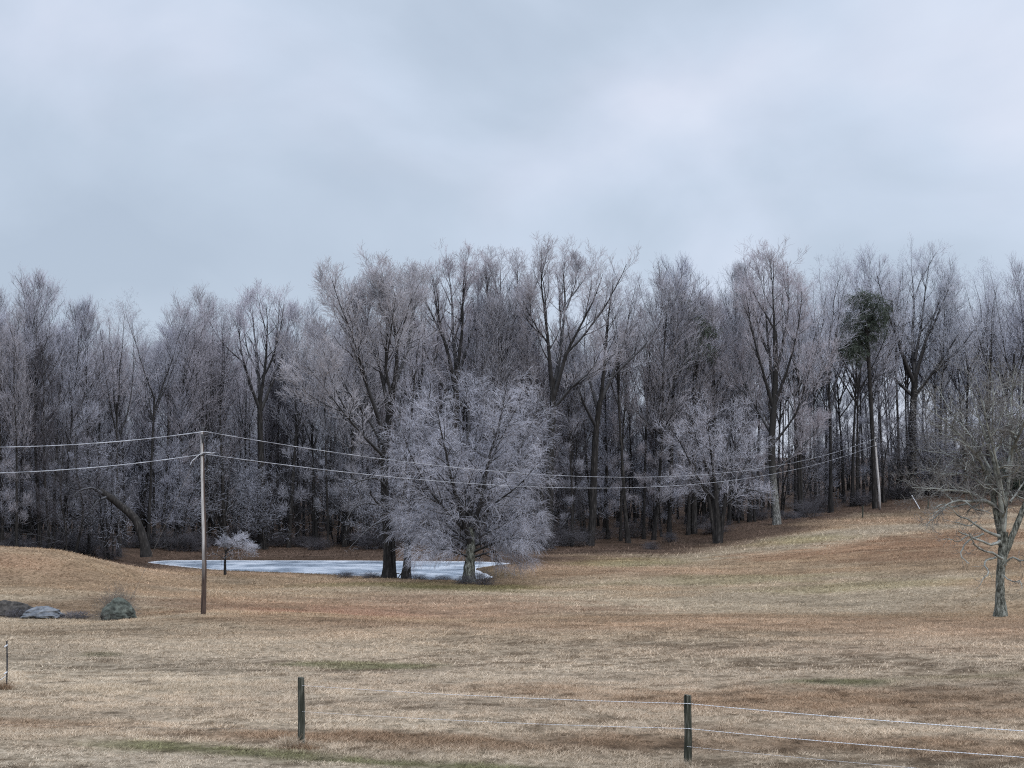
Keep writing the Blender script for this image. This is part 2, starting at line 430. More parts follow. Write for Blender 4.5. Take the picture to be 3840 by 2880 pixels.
def turf(x, y):
    """albedo of the turf at ground positions"""
    f1 = fbm(x / 9, y / 5, 11, 4); f2 = fbm(x / 2.2, y / 1.3, 21, 4); f3 = fbm(x / 20, y / 14, 31, 3)
    k = sstep(0.34, 0.62, f3 * 0.6 + f1 * 0.4)[..., None]
    c = STRAW * (1 - k) + TAN * k
    k = (sstep(0.50, 0.72, f3) * 0.6)[..., None]
    c = c * (1 - k) + PINK * k
    near = (sstep(72, 52, y) * 0.72)[..., None]
    c = c * (1 - near) + (PALE * 0.9) * near
    for x0, y0, rx, ry, col, w, rot in patches:
        d = ((x - x0) / rx) ** 2 + ((y - y0) / ry) ** 2
        a = (w * sstep(1.25, 0.25, np.sqrt(d) + (f2 - 0.5) * 1.1 + (f1 - 0.5) * 0.6))[..., None]
        c = c * (1 - a) + col * a
    # mown verge with a green strip before it
    ystrip = np.interp(x, [-12, -9, -6, -4.2, -2, 0.3, 3, 8], [30.6, 30.5, 30.4, 29.95, 29.55, 29.0, 28.3, 27.4]) + (f2 - 0.5) * 0.8
    g = (sstep(0.75, 0.25, np.abs(y - ystrip)) * sstep(-9.5, -6.5, x) * 0.9 * sstep(0.35, 0.55, f2 + 0.08))[..., None]
    c = c * (1 - g) + GREEN * 1.25 * g
    v = sstep(ystrip - 0.25, ystrip - 0.7, y)[..., None]
    c = c * (1 - v) + (PALE * 1.0) * v
    # pond margins
    sd_ = -pond_sd(x, y)
    b = (sstep(3.0, 0.6, sd_) * sstep(0.3, 0.5, f2 + 0.12) * 0.8)[..., None]
    c = c * (1 - b) + np.array([0.12, 0.095, 0.06]) * b
    bb = (sstep(118, 125, y) * sstep(9, 4, sd_) * 0.9)[..., None]
    c = c * (1 - bb) + np.array([0.15, 0.10, 0.07]) * bb
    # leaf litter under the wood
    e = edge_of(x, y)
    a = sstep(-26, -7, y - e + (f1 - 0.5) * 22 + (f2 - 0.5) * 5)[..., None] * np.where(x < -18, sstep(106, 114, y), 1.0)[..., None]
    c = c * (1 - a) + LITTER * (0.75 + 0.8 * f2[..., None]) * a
    f5 = fbm(x / 5.5, y / 3.2, 71, 4)
    c = c * (0.86 + 0.28 * f2[..., None]) * (0.88 + 0.22 * sstep(0.30, 0.66, f5)[..., None])
    c = c * np.array([0.90, 0.88, 0.84])
    gp = gaps(x, y)[..., None]
    c = c * (1 - gp) + c * np.array([0.42, 0.38, 0.34]) * gp
    return c

xs = axis(-62, 78, 0.5, -1600, 1600)
ys = axis(22, 200, 0.5, -200, 3500, 1.10)
X, Y = np.meshgrid(xs, ys)
Z = ground(X, Y)
V = np.stack([X, Y, Z], -1).reshape(-1, 3)
nx, ny = len(xs), len(ys)
i = (np.arange(ny - 1)[:, None] * nx + np.arange(nx - 1)[None]).ravel()
Fq = np.stack([i, i + 1, i + nx + 1, i + nx], -1)

def turf_mat(name, soil=1.0, attr='turf', bump=True):
    m, t, b = new_mat(name, 0.95, 0.1)
    a = N(t, 'ShaderNodeAttribute', attribute_name=attr)
    c = a.outputs['Color']
    if bump:
        tc_ = N(t, 'ShaderNodeTexCoord')
        mp_ = N(t, 'ShaderNodeMapping'); mp_.inputs['Scale'].default_value = (1.0, 0.7, 1)
        t.links.new(tc_.outputs['Object'], mp_.inputs[0])
        n_ = N(t, 'ShaderNodeTexNoise'); n_.inputs['Scale'].default_value = 5; n_.inputs['Detail'].default_value = 8; n_.inputs['Roughness'].default_value = 0.75
        t.links.new(mp_.outputs[0], n_.inputs['Vector'])
        r_ = N(t, 'ShaderNodeValToRGB'); ramp(r_, [(0.34, (0.22, 0.21, 0.18)), (0.50, (0.62, 0.60, 0.56)), (0.68, (1.0, 1.0, 1.0))])
        t.links.new(n_.outputs['Fac'], r_.inputs[0])
        mx = N(t, 'ShaderNodeMix', data_type='RGBA', blend_type='MULTIPLY'); mx.inputs[0].default_value = 1
        t.links.new(c, mx.inputs[6]); t.links.new(r_.outputs[0], mx.inputs[7]); c = mx.outputs[2]
        bp = N(t, 'ShaderNodeBump'); bp.inputs['Strength'].default_value = 1; bp.inputs['Distance'].default_value = 0.12
        t.links.new(n_.outputs['Fac'], bp.inputs['Height']); t.links.new(bp.outputs[0], b.inputs['Normal'])
    t.links.new(c, b.inputs['Base Color'])
    return m
M_turf = turf_mat('turf')
M_blade = turf_mat('grass_blade', bump=False)
g_ob = obj_np('ground', V, Fq, [M_turf])
tag(g_ob, kind='structure', label='rolling winter pasture ground with straw and rust patches')
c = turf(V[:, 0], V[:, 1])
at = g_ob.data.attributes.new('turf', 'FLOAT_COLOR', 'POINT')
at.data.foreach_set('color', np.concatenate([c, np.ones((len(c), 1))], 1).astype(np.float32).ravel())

# ------------------------------------------------------------------ pond ice
lo = POND.min(0) - 0.6; hi = POND.max(0) + 0.6
px_ = np.arange(lo[0], hi[0], 0.35); py_ = np.arange(lo[1], hi[1], 0.25)
X, Y = np.meshgrid(px_, py_)
S = pond_sd(X, Y)
keep = (S > -0.45)
idx = -np.ones(X.shape, int); idx[keep] = np.arange(keep.sum())
q = keep[:-1, :-1] & keep[1:, :-1] & keep[:-1, 1:] & keep[1:, 1:]
Fq = np.stack([idx[:-1, :-1][q], idx[:-1, 1:][q], idx[1:, 1:][q], idx[1:, :-1][q]], -1)
m, t, b = new_mat('pond_ice', 0.22, 0.5)
a = N(t, 'ShaderNodeAttribute', attribute_name='rim')
tc_ = N(t, 'ShaderNodeTexCoord'); mp_ = N(t, 'ShaderNodeMapping'); mp_.inputs['Scale'].default_value = (0.25, 0.28, 1)
t.links.new(tc_.outputs['Object'], mp_.inputs[0])
n_ = N(t, 'ShaderNodeTexNoise'); n_.inputs['Scale'].default_value = 1.3; n_.inputs['Detail'].default_value = 7; n_.inputs['Roughness'].default_value = 0.65
t.links.new(mp_.outputs[0], n_.inputs['Vector'])
r_ = N(t, 'ShaderNodeValToRGB'); ramp(r_, [(0.34, (0.13, 0.165, 0.21)), (0.48, (0.32, 0.375, 0.44)), (0.62, (0.58, 0.62, 0.67))])
t.links.new(n_.outputs['Fac'], r_.inputs[0])
mx = N(t, 'ShaderNodeMix', data_type='RGBA'); mx.inputs[7].default_value = (0.78, 0.81, 0.86, 1)
t.links.new(a.outputs['Fac'], mx.inputs[0]); t.links.new(r_.outputs[0], mx.inputs[6])
t.links.new(mx.outputs[2], b.inputs['Base Color'])
mr_ = N(t, 'ShaderNodeMapRange'); mr_.inputs['To Min'].default_value = 0.18; mr_.inputs['To Max'].default_value = 0.5
t.links.new(n_.outputs['Fac'], mr_.inputs['Value']); t.links.new(mr_.outputs[0], b.inputs['Roughness'])
pond = obj_np('pond_ice', np.stack([X[keep], Y[keep], np.zeros(keep.sum())], -1), Fq, [m])
tag(pond, 'frozen grey blue pond with a white icy rim', kind='structure')
at = pond.data.attributes.new('rim', 'FLOAT', 'POINT')
rw = 0.55 + 1.0 * fbm(X[keep] / 3, Y[keep] / 3, 7, 3) * sstep(6, 11, X[keep] * 0 + 8) 
rim = sstep(rw, rw * 0.4, S[keep])
pale = sstep(-3.6, -2.4, X[keep]) * sstep(0.5, 0.3, fbm(X[keep] / 2, Y[keep] / 2, 9, 3)) * 0.3
at.data.foreach_set('value', np.clip(rim + pale, 0, 1).astype(np.float32))

# ------------------------------------------------------------------ grass blades (stuff)
rg = np.random.default_rng(5)
def scatter(n_, y0, y1, pw, margin=1.12):
    u = rg.random(n_)
    y = y0 + (y1 - y0) * u ** pw
    x = (rg.random(n_) * 2 - 1) * y * 0.32 * margin
    return x, y
BV, BC = [], []
def blades(x, y, h, w, cscale, lean=0.5):
    z = ground(x, y)
    nn_ = len(x)
    az = rg.random(nn_) * 2 * math.pi
    side = np.stack([np.cos(az), np.sin(az) * 0.6, np.zeros(nn_)], -1)
    ln = rg.normal(0, lean, (nn_, 2)) + np.array([0.35, -0.1]) * lean
    tip = np.stack([ln[:, 0] * h, ln[:, 1] * h, h], -1)
    b0 = np.stack([x, y, z - 0.01], -1)
    v = np.stack([b0 - side * (w / 2)[:, None], b0 + side * (w / 2)[:, None], b0 + tip], 1)
    c = turf(x, y) * cscale[:, None]
    BV.append(v.reshape(-1, 3)); BC.append(np.repeat(c, 3, 0))
def grass_zone(n_, y0, y1, pw, hr, wr):
    x, y = scatter(n_, y0, y1, pw)
    cl = fbm(x / 0.55, y / 0.45, 41, 3)
    cl2 = fbm(x / 3.0, y / 1.8, 43, 3) * (1 - 0.75 * gaps(x, y))
    e = edge_of(x, y)
    keep = (rg.random(len(x)) < 0.25 + 1.3 * sstep(0.38, 0.66, cl)) & (pond_sd(x, y) < -0.15) & (y < e + 2)
    x, y, cl, cl2 = x[keep], y[keep], cl[keep], cl2[keep]
    r = rg.random(len(x))
    h = (hr[0] + (hr[1] - hr[0]) * r * r) * (0.45 + 1.1 * cl) * (0.55 + 0.9 * cl2)
    x_strip = np.interp(x, [-12, -4.2, 0.3, 8], [30.5, 29.9, 29.0, 27.4])
    h = np.where(y < x_strip - 0.3, np.minimum(h, 0.045), h)
    w = wr[0] + (wr[1] - wr[0]) * rg.random(len(x))
    cs = 0.80 + 0.42 * rg.random(len(x)) ** 1.3 + 0.35 * (cl - 0.5)
    blades(x, y, h, w, cs * 1.14, 1.15)
grass_zone(800000, 26, 46, 0.8, (0.02, 0.085), (0.006, 0.014))
grass_zone(520000, 46, 78, 0.8, (0.025, 0.10), (0.010, 0.024))
grass_zone(330000, 78, 125, 0.8, (0.03, 0.12), (0.018, 0.04))
grass_zone(110000, 125, 190, 0.9, (0.06, 0.24), (0.03, 0.07))
BV = np.concatenate(BV); BC = np.concatenate(BC)
gr = obj_np('grass', BV, np.arange(len(BV)).reshape(-1, 3), [M_blade], nv=3, smooth=False)
at = gr.data.attributes.new('turf', 'FLOAT_COLOR', 'POINT')
at.data.foreach_set('color', np.concatenate([BC, np.ones((len(BC), 1))], 1).astype(np.float32).ravel())
tag(gr, 'dry winter grass covering the pasture', 'grass', kind='stuff')

# ------------------------------------------------------------------ tree growing
UP = np.array([0, 0, 1.0])
def spawn(PP, PR, rng, cnt, tr, ang, length, K, up=0.1, wob=0.15, rr=0.55, rmax=9, rtip=0.3, droop=0.0):
    """children of polylines. cnt int or per-parent array; length: array-fn(parent_len, t)"""
    n_, K0, _ = PP.shape
    cnt = np.broadcast_to(np.asarray(cnt, int), (n_,))
    p = np.repeat(np.arange(n_), cnt)
    off = np.arange(len(p)) - np.repeat(np.cumsum(cnt) - cnt, cnt)
    t = tr[0] + (tr[1] - tr[0]) * (off + rng.random(len(p))) / np.maximum(cnt[p], 1)
    s = t * (K0 - 1); k = np.clip(s.astype(int), 0, K0 - 2); f = (s - k)[:, None]
    a = PP[p, k]; b = PP[p, k + 1]
    pos = a * (1 - f) + b * f
    tan = nrm(b - a)
    rad = PR[p, k] * (1 - f[:, 0]) + PR[p, k + 1] * f[:, 0]
    plen = np.linalg.norm(np.diff(PP, axis=1), axis=-1).sum(1)[p]
    az = off * 2.39996 + rng.random(len(p)) * 1.2 + np.repeat(rng.random(n_) * 6.28, cnt)
    ref = np.where(np.abs(tan[:, 2:3]) > 0.9, np.array([[1.0, 0, 0]]), np.array([[0, 0, 1.0]]))
    A = nrm(np.cross(tan, ref)); B = np.cross(tan, A)
    pr = A * np.cos(az)[:, None] + B * np.sin(az)[:, None]
    an = np.radians(rng.normal(ang[0], ang[1], len(p)))[:, None]
    d = nrm(tan * np.cos(an) + pr * np.sin(an))
    Ln = length(plen, t) * rng.uniform(0.65, 1.2, len(p))
    st = (Ln / (K - 1))[:, None]
    pts = [pos]
    for j in range(1, K):
        d = nrm(d + UP * (up - droop * j / K) + rng.normal(0, wob, d.shape))
        pts.append(pts[-1] + d * st)
    Q = np.stack(pts, 1)
    r0 = np.minimum(rad * rr, rmax)
    R = r0[:, None] * np.linspace(1, rtip, K)[None]
    return Q, R

def poly(pts, K=10):
    """resample a hand drawn polyline (x,y,z,r) smoothly"""
    p = np.asarray(pts, float)
    s = np.concatenate([[0], np.cumsum(np.linalg.norm(np.diff(p[:, :3], axis=0), axis=1))])
    u = np.linspace(0, s[-1], K)
    q = np.stack([np.interp(u, s, p[:, j]) for j in range(4)], 1)
    q2 = q.copy(); q2[1:-1] = 0.25 * q[:-2] + 0.5 * q[1:-1] + 0.25 * q[2:]
    return q2[:, :3], q2[:, 3]

def finish(levels, mats, trunk_levels=1, trunk_sides=9, rng=None):
    """levels: list of (PP,PR). returns (trunk_mesh, crown_mesh)"""
    gt = Geo(); gc = Geo()
    for li, (PP, PR) in enumerate(levels):
        sides = [trunk_sides, 5, 4, 3, 3, 3][min(li, 5)]
        if li < trunk_levels: gt.tube(PP, PR, sides, 0, rng, 0.22)
        else: gc.tube(PP, PR, sides, 0 if li <= trunk_levels + 1 - (trunk_levels == 2) else 1)
    return gt.mesh('trunk', [mats[0]]), gc.mesh('crown', [mats[1], mats[2]])

def trunk_line(rng, H, r0, K=14, lean=0.03, wob=0.012, flare=1.5):
    d = nrm(np.array([rng.normal(0, lean), rng.normal(0, lean), 1.0]))
    pts = [np.array([0, 0, -0.4])]
    for j in range(1, K):
        d = nrm(d + rng.normal(0, wob, 3) + UP * 0.03)
        pts.append(pts[-1] + d * (H + 0.4) / (K - 1))
    pts = np.array(pts)
    t = np.linspace(0, 1, K)
    r = r0 * (1 - t) ** 0.85 + 0.02
    r[0] *= flare; r[1] *= 1.02
    return pts[None], r[None]

def tall_tree(seed, H=25, r0=0.185, clear=0.42, n1=30, a1=(38, 9), l1=0.24, n2=8, n3=5, n4=3, up=0.13, mats=None, top=0.75, tw=0.012, wob=0.13, ltip=0.35):
    rng = np.random.default_rng(seed)
    T = trunk_line(rng, H, r0, wob=0.02)
    env = lambda L_, t: H * l1 * (0.25 + 0.75 * np.sin(np.clip((t - clear) / (1 - clear), 0, 1) ** top * math.pi * 0.86 + 0.25))
    L1 = spawn(*T, rng, n1, (clear, 0.985), a1, env, 8, up=up, wob=wob, rr=0.5, rmax=r0 * 0.42, rtip=0.2)
    # few dead stubs on the bole
    L1b = spawn(*T, rng, 7, (0.12, clear), (65, 15), lambda L_, t: 1.6 + 0 * t, 8, up=0.02, wob=0.2, rr=0.2, rmax=0.03, rtip=0.2)
    L1 = (np.concatenate([L1[0], L1b[0]]), np.concatenate([L1[1], L1b[1]]))
    L2 = spawn(*L1, rng, n2, (0.18, 0.97), (32, 9), lambda L_, t: L_ * 0.46 * (1.15 - 0.75 * t) + 0.3, 6, up=up * 1.1, wob=0.09, rr=0.7, rmax=0.05, rtip=0.35)
    L2 = (L2[0], np.maximum(L2[1], 0.014))
    L3 = spawn(*L2, rng, n3, (0.1, 0.98), (32, 10), lambda L_, t: L_ * 0.42 * (1.2 - 0.6 * t) + ltip, 4, up=0.14, wob=0.10, rr=0.7, rmax=0.016, rtip=0.45)
    L4 = spawn(*L3, rng, n4, (0.15, 1.0), (28, 10), lambda L_, t: 0.34 + 0.28 * L_, 3, up=0.10, wob=0.08, rr=0.9, rmax=tw, rtip=0.55)
    L4 = (L4[0], np.maximum(L4[1], tw * 0.6))
    return finish([T, L1, L2, L3, L4], mats, rng=rng), H

def vase_tree(seed, H=25, r0=0.195, fork=0.52, leaders=5, mats=None, spread=20, n2=13, n3=6, n4=4, n5=2, tw=0.011):
    rng = np.random.default_rng(seed)
    T = trunk_line(rng, H * (fork + 0.1), r0, K=8, wob=0.015)
    T[1][:] = np.maximum(T[1], r0 * 0.5)
    az0 = rng.random() * 6.28
    LP, LR = [], []
    for k in range(leaders):
        az = az0 + k * 6.283 / leaders + rng.normal(0, 0.3)
        tb = rng.uniform(0.72, 1.0)
        s = tb * 7; kk = min(int(s), 6)
        pos = T[0][0, kk] * (1 - s + kk) + T[0][0, kk + 1] * (s - kk)
        a = math.radians(spread * rng.uniform(0.5, 1.3))
        d = np.array([math.cos(az) * math.sin(a), math.sin(az) * math.sin(a), math.cos(a)])
        Ln = (H - pos[2]) * rng.uniform(0.86, 1.02) / math.cos(a * 0.7)
        pts = [pos]
        for j in range(1, 12):
            d = nrm(d + UP * 0.05 + rng.normal(0, 0.06, 3)); pts.append(pts[-1] + d * Ln / 11)
        LP.append(pts); LR.append(r0 * rng.uniform(0.32, 0.48) * np.linspace(1, 0.08, 12) ** 0.9)
    L1 = (np.array(LP), np.array(LR))
    L2 = spawn(*L1, rng, n2, (0.12, 0.98), (36, 10), lambda L_, t: L_ * 0.30 * (1.2 - 0.85 * t) + 0.4, 7, up=0.10, wob=0.13, rr=0.55, rmax=0.06, rtip=0.2)
    L3 = spawn(*L2, rng, n3, (0.15, 0.98), (38, 12), lambda L_, t: L_ * 0.42 * (1.15 - 0.6 * t) + 0.25, 5, up=0.12, wob=0.15, rr=0.6, rmax=0.025, rtip=0.35)
    L4 = spawn(*L3, rng, n4, (0.1, 1.0), (38, 12), lambda L_, t: 0.3 + 0.3 * L_, 4, up=0.1, wob=0.15, rr=0.8, rmax=0.013, rtip=0.5)
    L5 = spawn(*L4, rng, n5, (0.15, 1.0), (36, 12), lambda L_, t: 0.22 + 0.25 * L_, 3, up=0.08, wob=0.15, rr=0.9, rmax=tw, rtip=0.6)
    L5 = (L5[0], np.maximum(L5[1], tw * 0.6))
    # every leader belongs to the crown; the bole is the trunk
    return finish([T, L1, L2, L3, L4, L5], mats, rng=rng), H

def under_tree(seed, H=9, stems=4, mats=None, spread=18, n2=16, n3=9, n4=4, tw=0.008, droop=0.0, low=0.15):
    rng = np.random.default_rng(seed)
    LP, LR = [], []
    for k in range(stems):
        az = rng.random() * 6.28; a = math.radians(rng.uniform(2, spread))
        d = np.array([math.cos(az) * math.sin(a), math.sin(az) * math.sin(a), math.cos(a)])
        Ln = H * rng.uniform(0.75, 1.0); pts = [np.array([rng.normal(0, 0.12), rng.normal(0, 0.12), -0.3])]
        for j in range(1, 10):
            d = nrm(d + rng.normal(0, 0.08, 3) + UP * 0.03); pts.append(pts[-1] + d * Ln / 9)
        LP.append(pts); LR.append(rng.uniform(0.05, 0.09) * H / 9 * np.linspace(1, 0.15, 10))
    T = (np.array(LP), np.array(LR))
    L2 = spawn(*T, rng, n2, (low, 0.98), (55, 14), lambda L_, t: L_ * 0.36 * (1.2 - 0.85 * t) + 0.2, 6, up=0.05, wob=0.16, rr=0.55, rmax=0.03, rtip=0.25, droop=droop)
    L3 = spawn(*L2, rng, n3, (0.1, 0.98), (45, 14), lambda L_, t: L_ * 0.40 * (1.15 - 0.6 * t) + 0.2, 4, up=0.05, wob=0.18, rr=0.65, rmax=0.014, rtip=0.4, droop=droop)
    L4 = spawn(*L3, rng, n4, (0.1, 1.0), (42, 14), lambda L_, t: 0.2 + 0.25 * L_, 3, up=0.04, wob=0.16, rr=0.9, rmax=tw, rtip=0.6, droop=droop)
    L4 = (L4[0], np.maximum(L4[1], tw * 0.6))
    return finish([T, L2, L3, L4], mats, rng=rng), H

LIL = (M_bark, M_branch, M_tw_lilac); ROSE = (M_bark, M_branch, M_tw_rose); PAL = (M_bark, M_branch, M_tw_pale); DRK = (M_bark, M_branch, M_tw_dark)
protos = {
 'tall': [tall_tree(1, mats=ROSE), tall_tree(2, H=26, r0=0.17, l1=0.20, a1=(32, 8), mats=LIL), tall_tree(3, H=24, clear=0.36, n1=42, a1=(42, 8), l1=0.26, mats=ROSE),
          tall_tree(4, H=26, clear=0.5, n1=30, l1=0.22, up=0.17, mats=LIL), tall_tree(5, H=25, clear=0.3, n1=48, a1=(34, 6), l1=0.25, up=0.10, mats=ROSE, wob=0.07), tall_tree(6, H=25, clear=0.45, n1=30, l1=0.27, up=0.1, mats=LIL, r0=0.22)],
 'vase': [vase_tree(11, mats=ROSE), vase_tree(12, leaders=4, spread=20, mats=LIL), vase_tree(13, leaders=6, spread=28, mats=ROSE, fork=0.58), vase_tree(14, leaders=5, spread=30, mats=LIL, fork=0.46)],
 'rime': [vase_tree(15, leaders=5, spread=27, mats=PAL, fork=0.56), tall_tree(16, clear=0.42, n1=34, l1=0.27, mats=PAL), vase_tree(17, leaders=6, spread=34, mats=PAL, fork=0.52)],
 'under': [under_tree(21, mats=LIL), under_tree(22, stems=3, mats=DRK), under_tree(23, stems=5, mats=LIL, spread=25), under_tree(24, stems=2, mats=DRK, H=10)],
 'slim': [tall_tree(61, H=17, r0=0.13, clear=0.25, n1=24, l1=0.16, n2=7, n3=5, n4=3, mats=LIL, a1=(48, 12)), tall_tree(62, H=17, r0=0.11, clear=0.35, n1=20, l1=0.14, n2=7, n3=5, n4=3, mats=DRK, a1=(44, 12)), tall_tree(63, H=17, r0=0.15, clear=0.2, n1=26, l1=0.18, n2=7, n3=5, n4=2, mats=LIL, a1=(55, 12))],
 'bush': [under_tree(31, H=2.6, stems=9, mats=DRK, spread=45, n2=10, n3=7, n4=3, low=0.1), under_tree(32, H=2.2, stems=11, mats=DRK, spread=55, n2=10, n3=7, n4=3, low=0.1)],
}
tree_rng = np.random.default_rng(77)
TOPS = {}
def put(name, proto, x, y, H, label, cat, group=None, rz=None, wide=1.0):
    (tm, cm), H0 = proto
    r = empty(name, (x, y, gz(x, y)), tree_rng.random() * 6.28 if rz is None else rz)
    if cm.name not in TOPS:
        co = np.empty(len(cm.vertices) * 3, np.float32); cm.vertices.foreach_get('co', co); TOPS[cm.name] = float(np.percentile(co[2::3], 99.7))
    s = H / TOPS[cm.name]
    r.scale = (s * wide, s * wide, s)
    tag(r, label, cat, group)
    t_ = link(bpy.data.objects.new('trunk', tm), r); c_ = link(bpy.data.objects.new('crown', cm), r)
    return r
def px_of(x, y): return CX + F * x / y
def h_at(px, pytop, d):
    p = P(px, pytop, d)
    return p[2] - gz(p[0], p[1])

# hand placed trees: leaders drawn as (px, py, width_px) at a base depth ----------------
def drawn_tree(name, label, cat, d, trunks, leaders, mats, seed, g2, g3, g4, g5=None, depth_spread=3.0, side_leaders=0, group=None, tsides=10, sub=0, bare=()):
    rng = np.random.default_rng(seed)
    mpp = d / F
    base = trunks[0][0]
    b3 = P(base[0], base[1], d); bz = gz(b3[0], b3[1])
    root = empty(name, (b3[0], d, bz)); tag(root, label, cat, group)
    o = np.array([b3[0], d, bz])
    def conv(pl, dy, K):
        q = []
        n_ = len(pl)
        for j, (a, b_, w) in enumerate(pl):
            yy = dy[0] + (dy[1] - dy[0]) * j / max(n_ - 1, 1)
            p = P(a, b_, d + yy) - o
            q.append((p[0], p[1], p[2], w * mpp / 2))
        return poly(q, K)
    gt = Geo()
    TP, TR = [], []
    for pl in trunks:
        pl = list(pl); pl = [(pl[0][0], pl[0][1] + 4, pl[0][2] * 1.3)] + [(pl[0][0], pl[0][1] - 3, pl[0][2] * 1.08)] + pl[1:]
        a, r = conv(pl, (0, 0), 16)
        TP.append(a); TR.append(r)
    T = (np.array(TP), np.array(TR))
    LP, LR = [], []
    for k, pl in enumerate(leaders):
        sgn = depth_spread * (1 if k % 2 else -1) * rng.uniform(0.3, 1.0)
        a, r = conv(pl, (0, sgn), 14)
        a = a + np.cumsum(rng.normal(0, 0.028, a.shape), 0) * np.linspace(0, 1, 14)[:, None]
        LP.append(a); LR.append(r * np.linspace(1, 0.45, 14))
    L1 = (np.array(LP), np.array(LR)) if LP else None
    if side_leaders:
        S1 = spawn(*T, rng, side_leaders, (0.45, 1.0), (45, 10), lambda L_, t: L_ * 0.4 + 0 * t, 14, up=0.1, wob=0.08, rr=0.5, rtip=0.15)
        L1 = S1 if L1 is None else (np.concatenate([L1[0], S1[0]]), np.concatenate([L1[1], S1[1]]))
    if sub:
        S2 = spawn(*L1, rng, sub, (0.2, 0.85), (20, 7), lambda L_, t: L_ * (1 - t) * 1.0 + 0.5, 14, up=0.05, wob=0.05, rr=0.75, rtip=0.25)
        L1 = (np.concatenate([L1[0], S2[0]]), np.concatenate([L1[1], S2[1]]))
    gt.tube(*T, tsides, 0, rng, 0.2)
    link(bpy.data.objects.new('trunk', gt.mesh('trunk', [mats[0]])), root)
    gc = Geo(); gc.tube(*L1, 6, 0, rng, 0.15)
    for pl in bare:
        a, r = conv(pl, (-0.3, -2.0), 12)
        a = a + np.cumsum(rng.normal(0, 0.03, a.shape), 0); a0 = a[None]; r0_ = np.maximum(r[None], 0.012)
        gc.tube(a, r, 5, 0, rng, 0.2)
        tw1 = spawn(a0, r0_, rng, 9, (0.25, 1.0), (45, 15), lambda L_, t: 0.35 + 0.10 * L_, 5, up=0.06, wob=0.22, rr=0.6, rmax=0.012, rtip=0.5)
        gc.tube(*tw1, 3, 0)
        tw2 = spawn(*tw1, rng, 3, (0.3, 1.0), (40, 15), lambda L_, t: 0.12 + 0.3 * L_, 3, up=0.06, wob=0.2, rr=0.8, rmax=0.008, rtip=0.6)
        gc.tube(*tw2, 3, 1)
    cur = L1
    for k, g in enumerate([g2, g3, g4, g5]):
        if g is None: continue
        g = dict(g)
        src = g.pop('src', None)
        base_ = cur
        if k == 0 and g.pop('trunk', False):
            base_ = (np.concatenate([L1[0], T[0][:, 2:]]), np.concatenate([L1[1], T[1][:, 2:]]))
        tmin = g.pop('tw', 0)
        cur = spawn(*base_, rng, **g)
        if tmin: cur = (cur[0], np.maximum(cur[1], tmin))
        gc.tube(*cur, 4 if k == 0 else 3, 0 if k == 0 else 1)
    allv = np.concatenate(gc.V)
    want = max(P(pl[-1][0], pl[-1][1], d)[2] for pl in leaders) - bz
    root.scale = (1, 1, min(1.0, max(0.8, want / float(np.percentile(allv[:, 2], 99.6)))))
    link(bpy.data.objects.new('crown', gc.mesh('crown', [mats[1], mats[2]])), root)
    return root
def gen(cnt, ang, a, b, K, up=0.1, wob=0.15, rr=0.6, rmax=0.05, rtip=0.3, tr=(0.1, 0.98), droop=0.0, tw=0, taper=0.7, **kw):
    return dict(cnt=cnt, tr=tr, ang=ang, length=lambda L_, t: (L_ * a * (1.15 - taper * t) + b), K=K, up=up, wob=wob, rr=rr, rmax=rmax, rtip=rtip, droop=droop, tw=tw, **kw)

# --- frosted tree at the pond's near shore
fl = [[(471, 545, 7), (462, 510, 6), (452, 475, 4), (445, 440, 3), (438, 400, 1.5)],
      [(472, 535, 6), (470, 495, 5), (466, 450, 4), (470, 410, 3), (468, 375, 1)],
      [(472, 530, 5), (482, 495, 4.5), (490, 450, 3.5), (502, 415, 2.5), (510, 378, 1)],
      [(472, 540, 5), (488, 510, 4), (508, 470, 3), (525, 430, 2), (540, 395, 1)],
      [(470, 535, 4), (452, 515, 3.5), (430, 490, 3), (410, 455, 2), (398, 425, 1)],
      [(471, 520, 4), (455, 480, 3), (430, 440, 2), (418, 405, 1)],
      [(472, 525, 4), (495, 500, 3), (520, 480, 2), (545, 450, 1)],
      [(470, 548, 3), (450, 538, 2.5), (425, 530, 1.8), (398, 525, 1)],
      [(472, 552, 3), (490, 542, 2.5), (512, 534, 1.8), (530, 536, 1)],
      [(470, 540, 3), (445, 522, 2.5), (420, 510, 1.8), (400, 500, 1)],
      [(473, 538, 3), (500, 525, 2.5), (520, 512, 1.8), (538, 505, 1)],
      [(470, 505, 3), (470, 460, 2.5), (486, 420, 2), (488, 385, 1)],
      [(470, 556, 3), (455, 551, 2), (435, 546, 1.5), (414, 552, 1)], [(472, 557, 3), (490, 551, 2), (508, 549, 1.5), (528, 557, 1)],
      [(471, 545, 3), (448, 532, 2.2), (424, 520, 1.5), (396, 512, 1)], [(472, 515, 3), (500, 475, 2.2), (524, 455, 1.5), (546, 430, 1)], [(471, 515, 3), (444, 480, 2.2), (418, 462, 1.5), (394, 448, 1)],
      [(472, 545, 3), (500, 535, 2.2), (522, 528, 1.5), (540, 520, 1)], [(471, 500, 3), (500, 440, 2.2), (518, 405, 1.5), (526, 385, 1)], [(470, 500, 3), (448, 440, 2.2), (432, 405, 1.5), (426, 384, 1)]]
